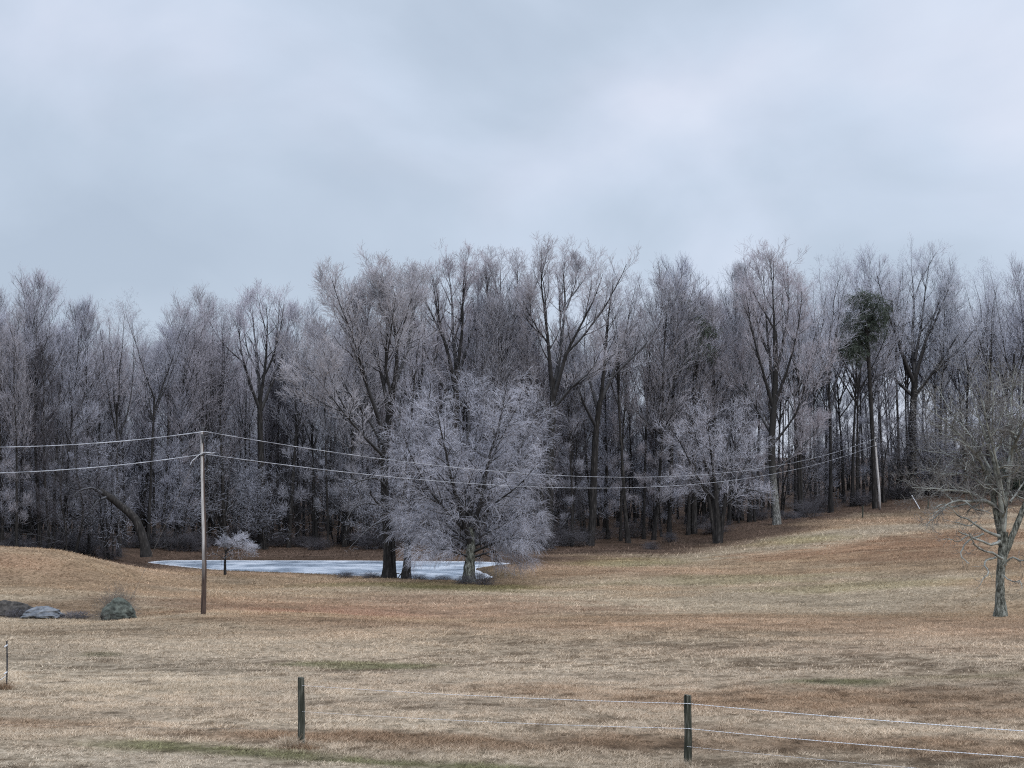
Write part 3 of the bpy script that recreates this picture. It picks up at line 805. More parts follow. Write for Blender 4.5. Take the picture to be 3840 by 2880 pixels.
drawn_tree('frosted_tree', 'rounded rime white tree on the near pond shore, the palest crown', 'tree', 101.0,
           [[(469, 584, 14), (469, 570, 11), (470, 558, 10), (471, 545, 9), (471, 525, 6)]], fl, (M_lichen, M_branch, M_tw_mid), 101,
           gen(17, (42, 12), 0.24, 0.5, 7, up=0.02, rmax=0.05, wob=0.10, trunk=False), gen(10, (34, 10), 0.34, 0.42, 5, up=0.0, rmax=0.014, droop=0.30, wob=0.09),
           gen(8, (26, 9), 0.25, 0.38, 3, up=0.0, rmax=0.008, rtip=0.5, tw=0.0042, droop=0.40, wob=0.07), depth_spread=4.0, side_leaders=0)
# --- twin pond trees with dark bases
drawn_tree('pond_tree', 'tall bare tree with black hollow base on the pond shore', 'tree', 104.5,
           [[(387.5, 577, 11), (388, 560, 9), (387.5, 540, 8.5), (386, 510, 8), (384, 470, 7.5), (386, 430, 7), (390, 400, 7), (394, 370, 6)],
            [(394, 577, 4.5), (393.5, 555, 4), (393, 535, 5), (391, 510, 4)]],
           [[(386, 430, 5), (376, 400, 5), (366, 370, 4), (352, 335, 3), (342, 300, 2), (338, 270, 1)],
            [(388, 400, 5), (384, 370, 4), (376, 335, 3.5), (366, 300, 2.5), (356, 272, 1)],
            [(394, 372, 5), (398, 340, 4), (396, 310, 3), (390, 280, 2), (384, 258, 1)],
            [(394, 372, 5), (404, 345, 4), (410, 315, 3), (412, 285, 2), (408, 262, 1)],
            [(386, 450, 4), (368, 430, 3.5), (345, 400, 2.5), (325, 370, 1.8), (308, 345, 1)],
            [(386, 440, 4), (370, 410, 3), (350, 380, 2.2), (330, 345, 1.5), (318, 315, 1)],
            [(392, 390, 4), (385, 350, 3), (388, 310, 2), (396, 275, 1)],
            ],
           LIL[:2] + (M_tw_rose,), 102, gen(12, (38, 10), 0.22, 0.5, 7, up=0.08, rmax=0.05, tr=(0.15, 1.0), taper=0.5), gen(6, (34, 10), 0.40, 0.3, 5, up=0.1, rmax=0.02, wob=0.1),
           gen(5, (30, 10), 0.3, 0.3, 4, up=0.08, rmax=0.012, rtip=0.5, tw=0.007, wob=0.1), gen(2, (28, 10), 0.25, 0.25, 3, rmax=0.010, tw=0.007, wob=0.08), sub=3,
           bare=[[(385, 480, 2.6), (376, 470, 2.2), (362, 474, 1.8), (352, 480, 1.4), (347, 492, 0.8)], [(362, 474, 1.4), (350, 470, 1.2), (340, 476, 0.7)],
                 [(387, 505, 2.6), (376, 498, 2.2), (372, 490, 1.6), (373, 484, 0.8)], [(380, 500, 2), (366, 498, 1.5), (354, 502, 1.2), (346, 514, 0.7)],
                 [(388, 515, 2.2), (374, 520, 1.8), (362, 532, 1.4), (350, 546, 0.8)], [(370, 524, 1.4), (362, 520, 1.0), (354, 524, 0.6)]])
drawn_tree('pond_tree', 'grey trunked bare tree just right of the tree with the hollow base', 'tree', 104,
           [[(406, 579, 10), (407, 565, 8), (408, 548, 7), (407, 520, 6), (404, 490, 6), (403, 462, 6)]],
           [[(403, 470, 5), (406, 440, 4), (412, 410, 3), (415, 370, 2), (420, 330, 1)],
            [(403, 465, 4), (398, 430, 3), (402, 390, 2.5), (406, 350, 1)],
            [(405, 480, 4), (418, 450, 3), (428, 410, 2), (432, 370, 1)]],
           LIL, 103, gen(12, (42, 10), 0.25, 0.4, 6, rmax=0.04), gen(8, (38, 12), 0.4, 0.3, 5, rmax=0.018), gen(5, (38, 12), 0.3, 0.3, 3, rmax=0.009, tw=0.005))
# --- signature trees of the skyline
std = lambda n2=16, n3=8, n4=5: (gen(n2, (34, 9), 0.24, 0.5, 7, up=0.11, rmax=0.055, tr=(0.15, 1.0), taper=0.5, wob=0.10), gen(n3, (32, 10), 0.42, 0.3, 5, up=0.12, rmax=0.022, wob=0.10),
                 gen(n4, (30, 10), 0.3, 0.35, 4, up=0.1, rmax=0.013, rtip=0.5, tw=0.008, wob=0.09), gen(2, (28, 10), 0.25, 0.34, 3, rmax=0.011, tw=0.0085, wob=0.08))
drawn_tree('bare_tree', 'tallest open forked tree, standing right of the rime white tree', 'tree', 139,
           [[(549, 553, 9), (549, 530, 7), (550, 490, 7), (551, 440, 6.5), (553, 400, 6), (553, 372, 5)], [(546, 553, 5), (543, 520, 4.5), (541, 480, 4)]],
           [[(552, 380, 5), (549, 345, 4.2), (545, 310, 3.5), (541, 280, 2.5), (540, 240, 1)],
            [(553, 385, 5), (560, 350, 4), (564, 315, 3), (566, 285, 2.2), (562, 252, 1)],
            [(554, 390, 5), (566, 345, 4), (580, 318, 3.2), (594, 290, 2.2), (602, 262, 1)],
            [(551, 420, 3.5), (540, 395, 3), (528, 370, 2), (516, 340, 1)],
            [(556, 400, 3.5), (572, 380, 2.8), (590, 365, 2), (603, 340, 1)],
            [(566, 300, 2), (574, 280, 1.6), (578, 258, 1)],
            [(551, 340, 2.4), (535, 315, 2), (524, 290, 1)]],
           DRK[:2] + (M_tw_rose,), 104, *std(9, 5, 4), sub=2)
drawn_tree('bare_tree', 'wide fan shaped bare tree rising behind the rime white tree', 'tree', 141,
           [[(456, 552, 9), (456, 500, 8), (455, 440, 7), (456, 390, 6), (457, 350, 5)]],
           [[(456, 380, 5), (448, 340, 4), (438, 300, 3), (430, 250, 1)],
            [(457, 360, 5), (453, 320, 4), (452, 285, 3), (446, 246, 1)],
            [(457, 360, 4), (462, 320, 3.5), (464, 285, 2.5), (466, 247, 1)],
            [(457, 365, 4), (470, 325, 3), (478, 290, 2), (480, 258, 1)],
            [(456, 400, 4), (440, 370, 3), (424, 335, 2), (415, 300, 1)],
            [(457, 400, 4), (474, 370, 3), (488, 340, 2), (494, 310, 1)]],
           DRK[:2] + (M_tw_rose,), 105, *std(9, 5, 4), sub=2)
drawn_tree('bare_tree', 'upright fan tree above the right half of the rime white crown', 'tree', 143,
           [[(505, 553, 9), (505, 500, 8), (504, 440, 7), (503, 390, 6), (503, 350, 5)]],
           [[(503, 370, 4.5), (496, 330, 3.5), (490, 295, 2.5), (486, 252, 1)],
            [(503, 360, 4.5), (502, 320, 3.5), (500, 285, 2.5), (499, 249, 1)],
            [(503, 360, 4), (510, 325, 3), (516, 290, 2), (516, 254, 1)],
            [(503, 375, 4), (518, 340, 3), (526, 310, 2), (532, 275, 1)]],
           DRK[:2] + (M_tw_rose,), 106, *std(10, 5, 4), sub=2)
drawn_tree('bare_tree', 'open rounded bare tree standing above its neighbours, right of the tall utility pole', 'tree', 138,
           [[(262, 553, 8), (262, 500, 7), (261, 450, 6), (260, 410, 5), (260, 385, 5)]],
           [[(260, 400, 4), (250, 370, 3.4), (242, 340, 2.5), (238, 300, 1)], [(260, 390, 4), (258, 350, 3.2), (254, 315, 2.4), (252, 284, 1)],
            [(260, 390, 4), (266, 350, 3), (268, 315, 2.2), (268, 286, 1)], [(261, 400, 4), (274, 365, 3), (284, 335, 2), (288, 300, 1)]],
           DRK[:2] + (M_tw_rose,), 107, *std(9, 5, 4), sub=2)
drawn_tree('bare_tree', 'bare tree with lichen grey foot standing alone left of the far white pole', 'tree', 150,
           [[(777, 524.5, 8), (776, 505, 6.5), (773, 475, 7), (771, 440, 7), (774, 400, 6), (776, 360, 5), (775, 320, 4)]],
           [[(773, 400, 4), (762, 360, 3), (752, 320, 2), (746, 280, 1)], [(774, 380, 4), (768, 335, 3), (764, 290, 2), (762, 252, 1)],
            [(775, 350, 4), (774, 310, 3), (772, 275, 2), (772, 245, 1)], [(775, 370, 4), (784, 330, 3), (790, 290, 2), (788, 252, 1)],
            [(774, 400, 4), (788, 360, 3), (798, 320, 2), (802, 280, 1)], [(772, 430, 3), (755, 400, 2.4), (742, 370, 1.6), (736, 340, 1)],
            [(773, 440, 3), (792, 415, 2.4), (806, 380, 1.6), (812, 345, 1)], [(773, 470, 2.5), (790, 455, 2), (806, 440, 1.5), (820, 420, 1)]],
           (foot_lichen('bark_lichen_foot', 5.0), M_branch, M_tw_rose), 108, *std(11, 5, 4), sub=2)
drawn_tree('small_frosted_tree', 'small many stemmed frosted tree on the slope between wood and pasture', 'tree', 141,
           [[(718, 543, 7), (718, 525, 6), (716, 500, 5), (715, 480, 4)], [(721, 543, 4), (723, 515, 3.5), (726, 490, 4)], [(715, 543, 4), (711, 510, 3.5), (706, 480, 4)]],
           [[(716, 490, 4), (712, 460, 3), (708, 425, 2), (706, 395, 1)], [(716, 495, 4), (724, 460, 3), (730, 425, 2), (732, 398, 1)], [(709, 495, 3), (694, 465, 2.5), (684, 440, 2), (672, 420, 1)],
            [(725, 495, 3), (740, 470, 2.5), (752, 448, 2), (760, 430, 1)], [(718, 500, 3), (700, 480, 2), (684, 475, 1.5), (668, 480, 1)], [(721, 505, 3), (740, 490, 2), (756, 485, 1.5), (766, 490, 1)],
            [(712, 480, 3), (700, 445, 2), (690, 410, 1)], [(719, 485, 3), (738, 440, 2), (748, 410, 1)]],
           (M_bark, M_branch, M_tw_pale), 109, gen(15, (46, 10), 0.30, 0.5, 6, rmax=0.04, up=0.05), gen(8, (40, 12), 0.38, 0.3, 4, rmax=0.016, up=0.03),
           gen(6, (38, 12), 0.3, 0.3, 3, rmax=0.010, tw=0.006))
drawn_tree('bare_tree', 'broad dark forked tree with pale spreading top, right of the far pole', 'tree', 188,
           [[(913, 500, 8), (913, 460, 7), (912, 420, 7), (914, 385, 6.5), (915, 365, 5.5)]],
           [[(914, 375, 5), (902, 345, 4), (894, 310, 2.6), (890, 265, 1)], [(915, 370, 5), (912, 330, 4), (914, 290, 3), (910, 242, 1)], [(915, 370, 5), (924, 335, 4), (934, 300, 2.5), (948, 268, 1)],
            [(914, 390, 4), (895, 372, 3), (880, 350, 2), (870, 320, 1)], [(914, 390, 4), (932, 365, 3), (948, 340, 2), (962, 315, 1)], [(915, 350, 3), (922, 310, 2.4), (926, 270, 1.6), (930, 244, 1)]],
           PAL, 110, *std(11, 5, 4), sub=2)
drawn_tree('bare_tree', 'leaning dark tree forked low, right of the tallest open tree', 'tree', 143,
           [[(590, 552, 8), (593, 510, 7), (594, 460, 7), (596, 420, 6), (600, 390, 5)]],
           [[(600, 395, 4.5), (604, 360, 3.6), (606, 320, 2.4), (610, 272, 1)], [(600, 392, 4.5), (612, 365, 3.6), (624, 330, 2.4), (634, 285, 1)], [(597, 420, 4), (584, 395, 3), (574, 370, 2), (566, 345, 1)],
            [(599, 405, 4), (590, 370, 3), (584, 335, 2), (588, 300, 1)]],
           DRK[:2] + (M_tw_lilac,), 111, *std(9, 5, 4), sub=2)
# --- near lichened tree at the right edge
drawn_tree('lichened_tree', 'knobbly lichen covered tree in the pasture at the right edge, nearest tree', 'tree', 75,
           [[(1001, 616, 13), (1000, 600, 9.5), (1000, 580, 8.5), (1002, 555, 8.5), (1004, 530, 8.5)], [(1003, 560, 6), (1010, 540, 6.5), (1020, 515, 6), (1030, 490, 5)],
            [(1002, 540, 7), (998, 520, 7), (994, 500, 6), (992, 480, 5)]],
           [[(1004, 535, 6), (1001, 505, 6), (998, 475, 5), (990, 445, 4), (980, 415, 2.5), (970, 380, 1)],
            [(1003, 530, 6), (1006, 500, 5.5), (1010, 465, 5), (1012, 430, 3.5), (1006, 395, 2), (1000, 365, 1)],
            [(996, 505, 5), (985, 497, 4.5), (972, 500, 4), (955, 498, 3), (940, 508, 2), (930, 520, 1)],
            [(994, 495, 4), (980, 478, 3.4), (962, 470, 2.6), (945, 472, 2), (925, 468, 1)],
            [(992, 480, 4), (975, 450, 3), (955, 435, 2.2), (935, 428, 1)],
            [(1020, 515, 4), (1034, 480, 3), (1045, 450, 2), (1050, 410, 1)],
            [(1010, 450, 4), (1024, 420, 3), (1036, 390, 1)],
            [(992, 470, 3.5), (970, 430, 2.6), (950, 405, 1.8), (940, 380, 1)],
            [(998, 480, 3.5), (990, 430, 2.6), (992, 390, 1.8), (985, 358, 1)],
            [(994, 490, 3.5), (970, 462, 2.6), (945, 450, 1.8), (918, 446, 1)], [(996, 480, 3.5), (968, 440, 2.6), (945, 415, 1.8), (926, 405, 1)],
            [(1006, 470, 3.5), (1018, 430, 2.6), (1022, 395, 1.8), (1024, 368, 1)], [(990, 500, 3), (965, 488, 2.2), (940, 486, 1.6), (912, 482, 1)], [(1010, 500, 3), (1024, 480, 2.2), (1034, 455, 1)],
            [(1004, 500, 4), (996, 455, 3), (985, 410, 2), (978, 372, 1)], [(1008, 480, 4), (1014, 440, 3), (1010, 400, 2), (1016, 362, 1)]],
           (M_lichen, M_lichen_br, M_tw_moss), 112,
           gen(10, (56, 14), 0.27, 0.45, 8, up=0.02, droop=0.1, rmax=0.055, wob=0.24, rr=0.75, taper=0.5), gen(8, (50, 15), 0.36, 0.24, 6, up=0.05, rmax=0.026, wob=0.32, rr=0.8),
           gen(5, (46, 15), 0.3, 0.2, 4, up=0.08, rmax=0.011, tw=0.0065, wob=0.22), bare=[
            [(1001, 558, 3), (990, 552, 2.4), (978, 548, 2), (970, 536, 1.2)], [(996, 556, 2.4), (984, 560, 1.8), (986, 572, 1.4), (978, 584, 0.8)], [(984, 532, 2.2), (970, 538, 1.8), (962, 548, 1.4), (968, 558, 0.8)],
            [(1003, 575, 1.6), (1008, 580, 1.4), (1016, 578, 1), (1018, 588, 0.7)], [(1000, 535, 4), (988, 530, 3), (975, 518, 2), (962, 512, 1.6), (955, 502, 1)], [(976, 519, 1.6), (966, 526, 1.3), (952, 522, 1)],
            [(1000, 540, 4), (992, 546, 2.6), (975, 536, 2), (960, 528, 1)], [(970, 533, 1.6), (962, 540, 1.2), (950, 536, 0.9)], [(1004, 565, 2), (1012, 556, 2), (1022, 562, 1.6), (1030, 555, 1)],
            [(955, 498, 2), (944, 506, 1.6), (934, 520, 1.2), (926, 524, 0.8)], [(972, 500, 2.4), (958, 506, 2), (946, 502, 1.4), (934, 506, 0.9)]], depth_spread=3.0)

# --- skyline guided wood
sky_px = np.array([-80, 0, 23, 50, 68, 90, 110, 125, 150, 175, 203, 225, 245, 262, 285, 300, 320, 335, 350, 385, 415, 450, 500, 530, 555, 590, 600, 625, 650, 665, 690, 720, 750, 770, 800, 830, 870, 900, 920, 940, 955, 975, 1000, 1024, 1100])
sky_py = np.array([285, 285, 268, 285, 295, 300, 303, 300, 294, 297, 285, 300, 298, 300, 300, 310, 300, 285, 275, 270, 268, 262, 262, 285, 300, 300, 285, 273, 265, 275, 255, 260, 262, 250, 250, 252, 245, 250, 244, 262, 278, 265, 256, 255, 255.])
fr = np.random.default_rng(900)
LM = [(-60, 'the left picture edge'), (60, 'the tree standing at the far left'), (143, 'the dark leaning trunk'), (203, 'the tall utility pole'), (262, 'the open rounded tree'), (388, 'the hollow-based pond tree'),
      (470, 'the rime white tree'), (552, 'the tallest open tree'), (596, 'the low-forked leaning tree'), (718, 'the small many-stemmed tree'), (777, 'the lichen-footed tree'), (880, 'the far white pole'), (913, 'the broad dark forked tree')]
def where(px, used={}):
    k = max(j for j in range(len(LM)) if LM[j][0] <= px or j == 0)
    used[k] = used.get(k, 0) + 1
    return LM[k][1], used[k]
ORD = ['first', 'second', 'third', 'fourth', 'fifth', 'sixth', 'seventh', 'eighth', 'ninth', 'tenth', 'eleventh', 'twelfth']
front = [(23, 269, 'tall', 4, 120, 'cone topped bare tree, tallest at the far left'), (64, 296, 'tall', 1, 119, None), (92, 303, 'tall', 3, 121, None), (122, 301, 'vase', 0, 123, None), (150, 294, 'vase', 1, 128, None),
         (176, 298, 'tall', 2, 133, None), (204, 285, 'tall', 0, 139, 'pointed bare tree whose top stands straight above the tall utility pole'), (228, 300, 'vase', 2, 138, None), (290, 300, 'tall', 5, 139, None), (318, 303, 'vase', 3, 141, None),
         (345, 290, 'tall', 2, 140, None), (425, 265, 'vase', 0, 142, None), (528, 283, 'tall', 1, 144, None), (572, 335, 'tall', 3, 144, None), (628, 275, 'vase', 2, 146, None), (652, 265, 'tall', 2, 148, None), (668, 272, 'tall', 5, 150, None), (690, 256, 'tall', 3, 153, None),
         (727, 258, 'tall', 1, 156, None), (748, 262, 'tall', 0, 158, None), (800, 262, 'vase', 1, 168, None), (828, 252, 'rime', 0, 174, None), (850, 256, 'rime', 2, 182, None), (868, 246, 'rime', 1, 186, None),
         (896, 252, 'rime', 0, 189, None), (938, 258, 'rime', 1, 190, None), (962, 278, 'rime', 2, 191, None), (985, 262, 'rime', 0, 190, None), (1006, 256, 'rime', 2, 190, None), (1030, 256, 'rime', 1, 191, None), (3, 290, 'tall', 0, 124, None), (44, 290, 'tall', 5, 118, None)]
front.sort(key=lambda f_: f_[0])
for px, py, kind, v, d, lab in front:
    if lab is None:
        w, k = where(px)
        lab = '%s bare tree of the wood edge right of %s' % (ORD[k - 1], w)
    p = P(px, py, d)
    put('bare_tree', protos[kind][v], p[0], d, h_at(px, py, d), lab, 'tree', 'bare trees along the wood edge')
# the wood behind
placed = [(px_of(0, 1), 0)]
nback = 0
for row, (dd, step, low) in enumerate([(7, 21, 24), (16, 22, 36), (28, 24, 42), (42, 26, 44), (60, 31, 42)]):
    px = -70 + fr.random() * 15
    while px < 1095:
        e = np.interp(px, edge_px, edge_d)
        d = e + dd + fr.uniform(-5, 5)
        top = np.interp(px, sky_px, sky_py) + low + abs(fr.normal(0, 14))
        if row >= 4: top += 8
        H = h_at(px, top, d)
        if row >= 3 and px > 560 and fr.random() < (0.3 if row == 3 else 0.6):
            px += step; continue
        kind = 'rime' if px > 800 + fr.normal(0, 25) else ('vase' if fr.random() < 0.3 else 'tall')
        pr = protos[kind][fr.integers(len(protos[kind]))]
        zone = 'left part of the wood' if px < 330 else ('middle of the wood behind the pond' if px < 620 else ('wood on the rising slope' if px < 800 else 'wood behind the far pole'))
        p = P(px, top, d)
        put('bare_tree', pr, p[0], d, min(H, 33), 'bare grey tree standing deep in the ' + zone, 'tree', 'bare trees deep in the wood, ' + zone, wide=fr.uniform(0.8, 1.05))
        nback += 1
        px += step * fr.uniform(0.6, 1.4) * (1.1 if px > 780 else 1.0)
# slim trunks filling the wood
for k in range(150):
    px = (540 + 550 * (k + fr.random()) / 100) if k < 100 else (-60 + 600 * (k - 100 + fr.random()) / 50)
    e = np.interp(px, edge_px, edge_d)
    d = e + fr.uniform(3, 62)
    if px > 770 and fr.random() < 0.45: continue
    x = (px - CX) / F * d
    zone = 'left part of the wood' if px < 330 else ('middle of the wood behind the pond' if px < 620 else ('wood on the rising slope' if px < 800 else 'wood behind the far pole'))
    put('slim_tree', protos['slim'][fr.integers(3)], x, d, fr.uniform(12, 19), 'slim dark trunked tree standing in the ' + zone, 'tree', 'slim trees in the wood, ' + zone)
# understorey
for k in range(190):
    px = -60 + 1150 * (k + fr.random()) / 120 if k < 120 else -60 + 720 * (k - 120 + fr.random()) / 70
    e = np.interp(px, edge_px, edge_d)
    d = e + (fr.uniform(0, 34) if k < 120 else fr.uniform(32, 75))
    if 570 < px < 870 and k < 120:
        if fr.random() < 0.25: continue
        d += 8
    x = (px - CX) / F * d
    v = fr.integers(4)
    H = fr.uniform(6, 13) + (3 if k >= 120 else 0)
    zone = 'left part of the wood' if px < 330 else ('middle of the wood behind the pond' if px < 620 else ('wood on the rising slope' if px < 800 else 'wood behind the far pole'))
    put('understorey_tree', protos['under'][v], x, d, H, 'thin twiggy young tree growing under the ' + zone, 'young tree', 'young trees under the wood, ' + zone)
for k in range(70):
    px = -60 + 1150 * (k + fr.random()) / 70
    if 570 < px < 870 and fr.random() < 0.4: continue
    e = np.interp(px, edge_px, edge_d)
    d = e + fr.uniform(-1, 10)
    x = (px - CX) / F * d
    zone = 'left part of the wood' if px < 330 else ('middle of the wood behind the pond' if px < 620 else ('wood on the rising slope' if px < 800 else 'wood behind the far pole'))
    put('bramble_bush', protos['bush'][k % 2], x, d, fr.uniform(0.9, 2.1), 'dark tangled bush at the foot of the ' + zone, 'bush', 'dark bushes at the foot of the ' + zone, wide=fr.uniform(1.6, 2.6))
print('back trees', nback)

# ------------------------------------------------------------------ leaning dark trunk and other single trees
drawn_tree('leaning_tree', 'thick dark trunk leaning hard to the left in the wood', 'tree', 116,
           [[(146, 552, 10), (144, 540, 9), (136, 514, 9), (124, 503, 8), (112, 492, 7), (99, 483, 6)]],
           [[(104, 488, 4), (92, 480, 3), (80, 482, 2), (70, 490, 1)], [(120, 500, 3), (114, 485, 2), (108, 470, 1)], [(108, 490, 3), (98, 494, 2), (90, 506, 1)]],
           DRK, 120, gen(8, (45, 12), 0.4, 0.3, 5, rmax=0.03), gen(6, (40, 12), 0.4, 0.2, 4, rmax=0.012), gen(4, (40, 12), 0.3, 0.2, 3, rmax=0.008, tw=0.005))
drawn_tree('frosted_sapling', 'little sapling with a white windswept top by the pond shore, right of the tall pole', 'young tree', 106,
           [[(225, 571, 2.6), (225, 560, 2.2), (226, 546, 2.0)]],
           [[(226, 548, 1.6), (231, 539, 1.4), (240, 535, 1), (251, 536, 0.5)], [(226, 550, 1.6), (234, 545, 1.2), (244, 543, 1), (253, 545, 0.5)], [(226, 549, 1.4), (223, 542, 1), (225, 534, 0.5)], [(226, 548, 1.4), (235, 539, 1), (244, 532, 0.5)]],
           (M_bark, M_branch, M_tw_pale), 121, gen(11, (42, 14), 0.34, 0.2, 5, rmax=0.014, up=-0.02, tr=(0.3, 1.0)), gen(8, (40, 12), 0.45, 0.18, 4, rmax=0.010, up=-0.02), gen(6, (38, 12), 0.4, 0.12, 3, rmax=0.007, tw=0.0045, up=0), depth_spread=0.9,
           bare=[[(225, 556, 1), (219, 551, .8), (214, 549, .5)], [(226, 553, 1), (231, 550, .8), (236, 551, .5)]])
def pine(name, label, d, trunk, leaders, seed, k=1.0):
    r_ = drawn_tree(name, label, 'pine tree', d, trunk, leaders, (M_bark, M_bark, M_needle), seed,
           gen(int(14 * k), (62, 12), 0.30, 0.7, 6, up=0.0, droop=0.35, rmax=0.03), gen(int(10 * k), (50, 14), 0.35, 0.5, 5, up=0.0, droop=0.6, rmax=0.022, rtip=0.6, tw=0.012),
           gen(7, (50, 15), 0.2, 0.30, 3, up=0.0, droop=0.5, rmax=0.03, rtip=0.6, tw=0.02), depth_spread=1.6)
    return r_
pine('pine_tree', 'dark green pine with drooping top among pale bare crowns, above the far pole', 177,
     [[(875, 507, 5), (874, 470, 4.5), (872, 423, 4), (869, 370, 4), (867, 330, 3)]],
     [[(867, 345, 3), (865, 320, 3), (864, 305, 2), (864, 291, 1)], [(867, 340, 3), (857, 320, 2.4), (853, 308, 1.6), (851, 302, 1)], [(867, 360, 3), (855, 352, 2.4), (848, 345, 1.6), (843, 342, 1)], [(867, 350, 3), (854, 330, 2.4), (847, 322, 1.6), (843, 320, 1)], [(867, 330, 3), (873, 312, 2.4), (877, 303, 1.6), (879, 298, 1)], [(868, 350, 3), (856, 338, 2.4), (850, 332, 1.5), (847, 336, 1)],
      [(867, 325, 2), (861, 312, 2), (858, 300, 1.5), (857, 294, 1)], [(867, 335, 2), (874, 325, 2), (879, 318, 1.5), (882, 312, 1)], [(868, 345, 2), (860, 345, 2), (854, 344, 1.5), (850, 346, 1)]], 130, 0.95)
pine('pine_tree', 'sparse grey green pine mixed into the crowns left of the lichen footed tree', 151,
     [[(694, 540, 6), (694, 470, 5), (694, 400, 4), (695, 350, 3)]],
     [[(695, 370, 2.4), (695, 335, 2), (694, 300, 1)], [(695, 360, 2), (688, 340, 1.6), (685, 322, 1)], [(695, 360, 2), (702, 340, 1.6), (706, 326, 1)]], 131, 0.7)

# ------------------------------------------------------------------ utility poles and wires
def pole_mat(name, brown_to, windward):
    m, t, b = new_mat(name, 0.85, 0.2)
    g = N(t, 'ShaderNodeTexCoord'); mp = N(t, 'ShaderNodeMapping'); mp.inputs['Scale'].default_value = (9, 9, 0.7)
    t.links.new(g.outputs['Object'], mp.inputs[0])
    nn = N(t, 'ShaderNodeTexNoise'); nn.inputs['Scale'].default_value = 2; nn.inputs['Detail'].default_value = 6
    t.links.new(mp.outputs[0], nn.inputs['Vector'])
    r = N(t, 'ShaderNodeValToRGB'); ramp(r, [(0.35, (0.035, 0.024, 0.020)), (0.7, (0.12, 0.085, 0.07))]); t.links.new(nn.outputs['Fac'], r.inputs[0])
    rw_ = N(t, 'ShaderNodeValToRGB'); ramp(rw_, [(0.35, (0.30, 0.285, 0.275)), (0.62, (0.66, 0.645, 0.63))]); t.links.new(nn.outputs['Fac'], rw_.inputs[0])
    sp = N(t, 'ShaderNodeSeparateXYZ'); t.links.new(g.outputs['Object'], sp.inputs[0])
    mr = N(t, 'ShaderNodeMapRange'); mr.inputs['From Min'].default_value = brown_to - 0.9; mr.inputs['From Max'].default_value = brown_to + 0.9
    t.links.new(sp.outputs['Z'], mr.inputs['Value'])
    ge = N(t, 'ShaderNodeNewGeometry'); sn = N(t, 'ShaderNodeSeparateXYZ'); t.links.new(ge.outputs['Normal'], sn.inputs[0])
    m2 = N(t, 'ShaderNodeMapRange'); m2.inputs['From Min'].default_value = windward[0]; m2.inputs['From Max'].default_value = windward[1]
    t.links.new(sn.outputs['X'], m2.inputs['Value'])
    mu = N(t, 'ShaderNodeMath', operation='MULTIPLY'); t.links.new(mr.outputs[0], mu.inputs[0]); t.links.new(m2.outputs[0], mu.inputs[1])
    mx = N(t, 'ShaderNodeMix', data_type='RGBA'); t.links.new(mu.outputs[0], mx.inputs[0]); t.links.new(r.outputs[0], mx.inputs[6]); t.links.new(rw_.outputs[0], mx.inputs[7])
    t.links.new(mx.outputs[2], b.inputs['Base Color'])
    return m
M_pole = pole_mat('pole_wood_rimed', 2.35, (0.65, 0.05))
M_pole2 = pole_mat('pole_wood_white', 0.9, (1.2, 0.6))
M_frost = noise_mat('rime', [(0.3, (0.55, 0.57, 0.62)), (0.7, (0.82, 0.84, 0.88))], (1, 1, 1), 30, rough=0.6)
M_wire = noise_mat('rimed_wire', [(0.35, (0.22, 0.23, 0.26)), (0.6, (0.52, 0.54, 0.58))], (1, 1, 1), 1.5, rough=0.6)
M_metal = noise_mat('dark_fittings', [(0.3, (0.03, 0.03, 0.033)), (0.7, (0.09, 0.09, 0.095))], (1, 1, 1), 8, rough=0.6)
M_guy = noise_mat('guy_steel', [(0.3, (0.10, 0.09, 0.08)), (0.7, (0.2, 0.18, 0.16))], (1, 1, 1), 8, rough=0.6)
prng = np.random.default_rng(3)
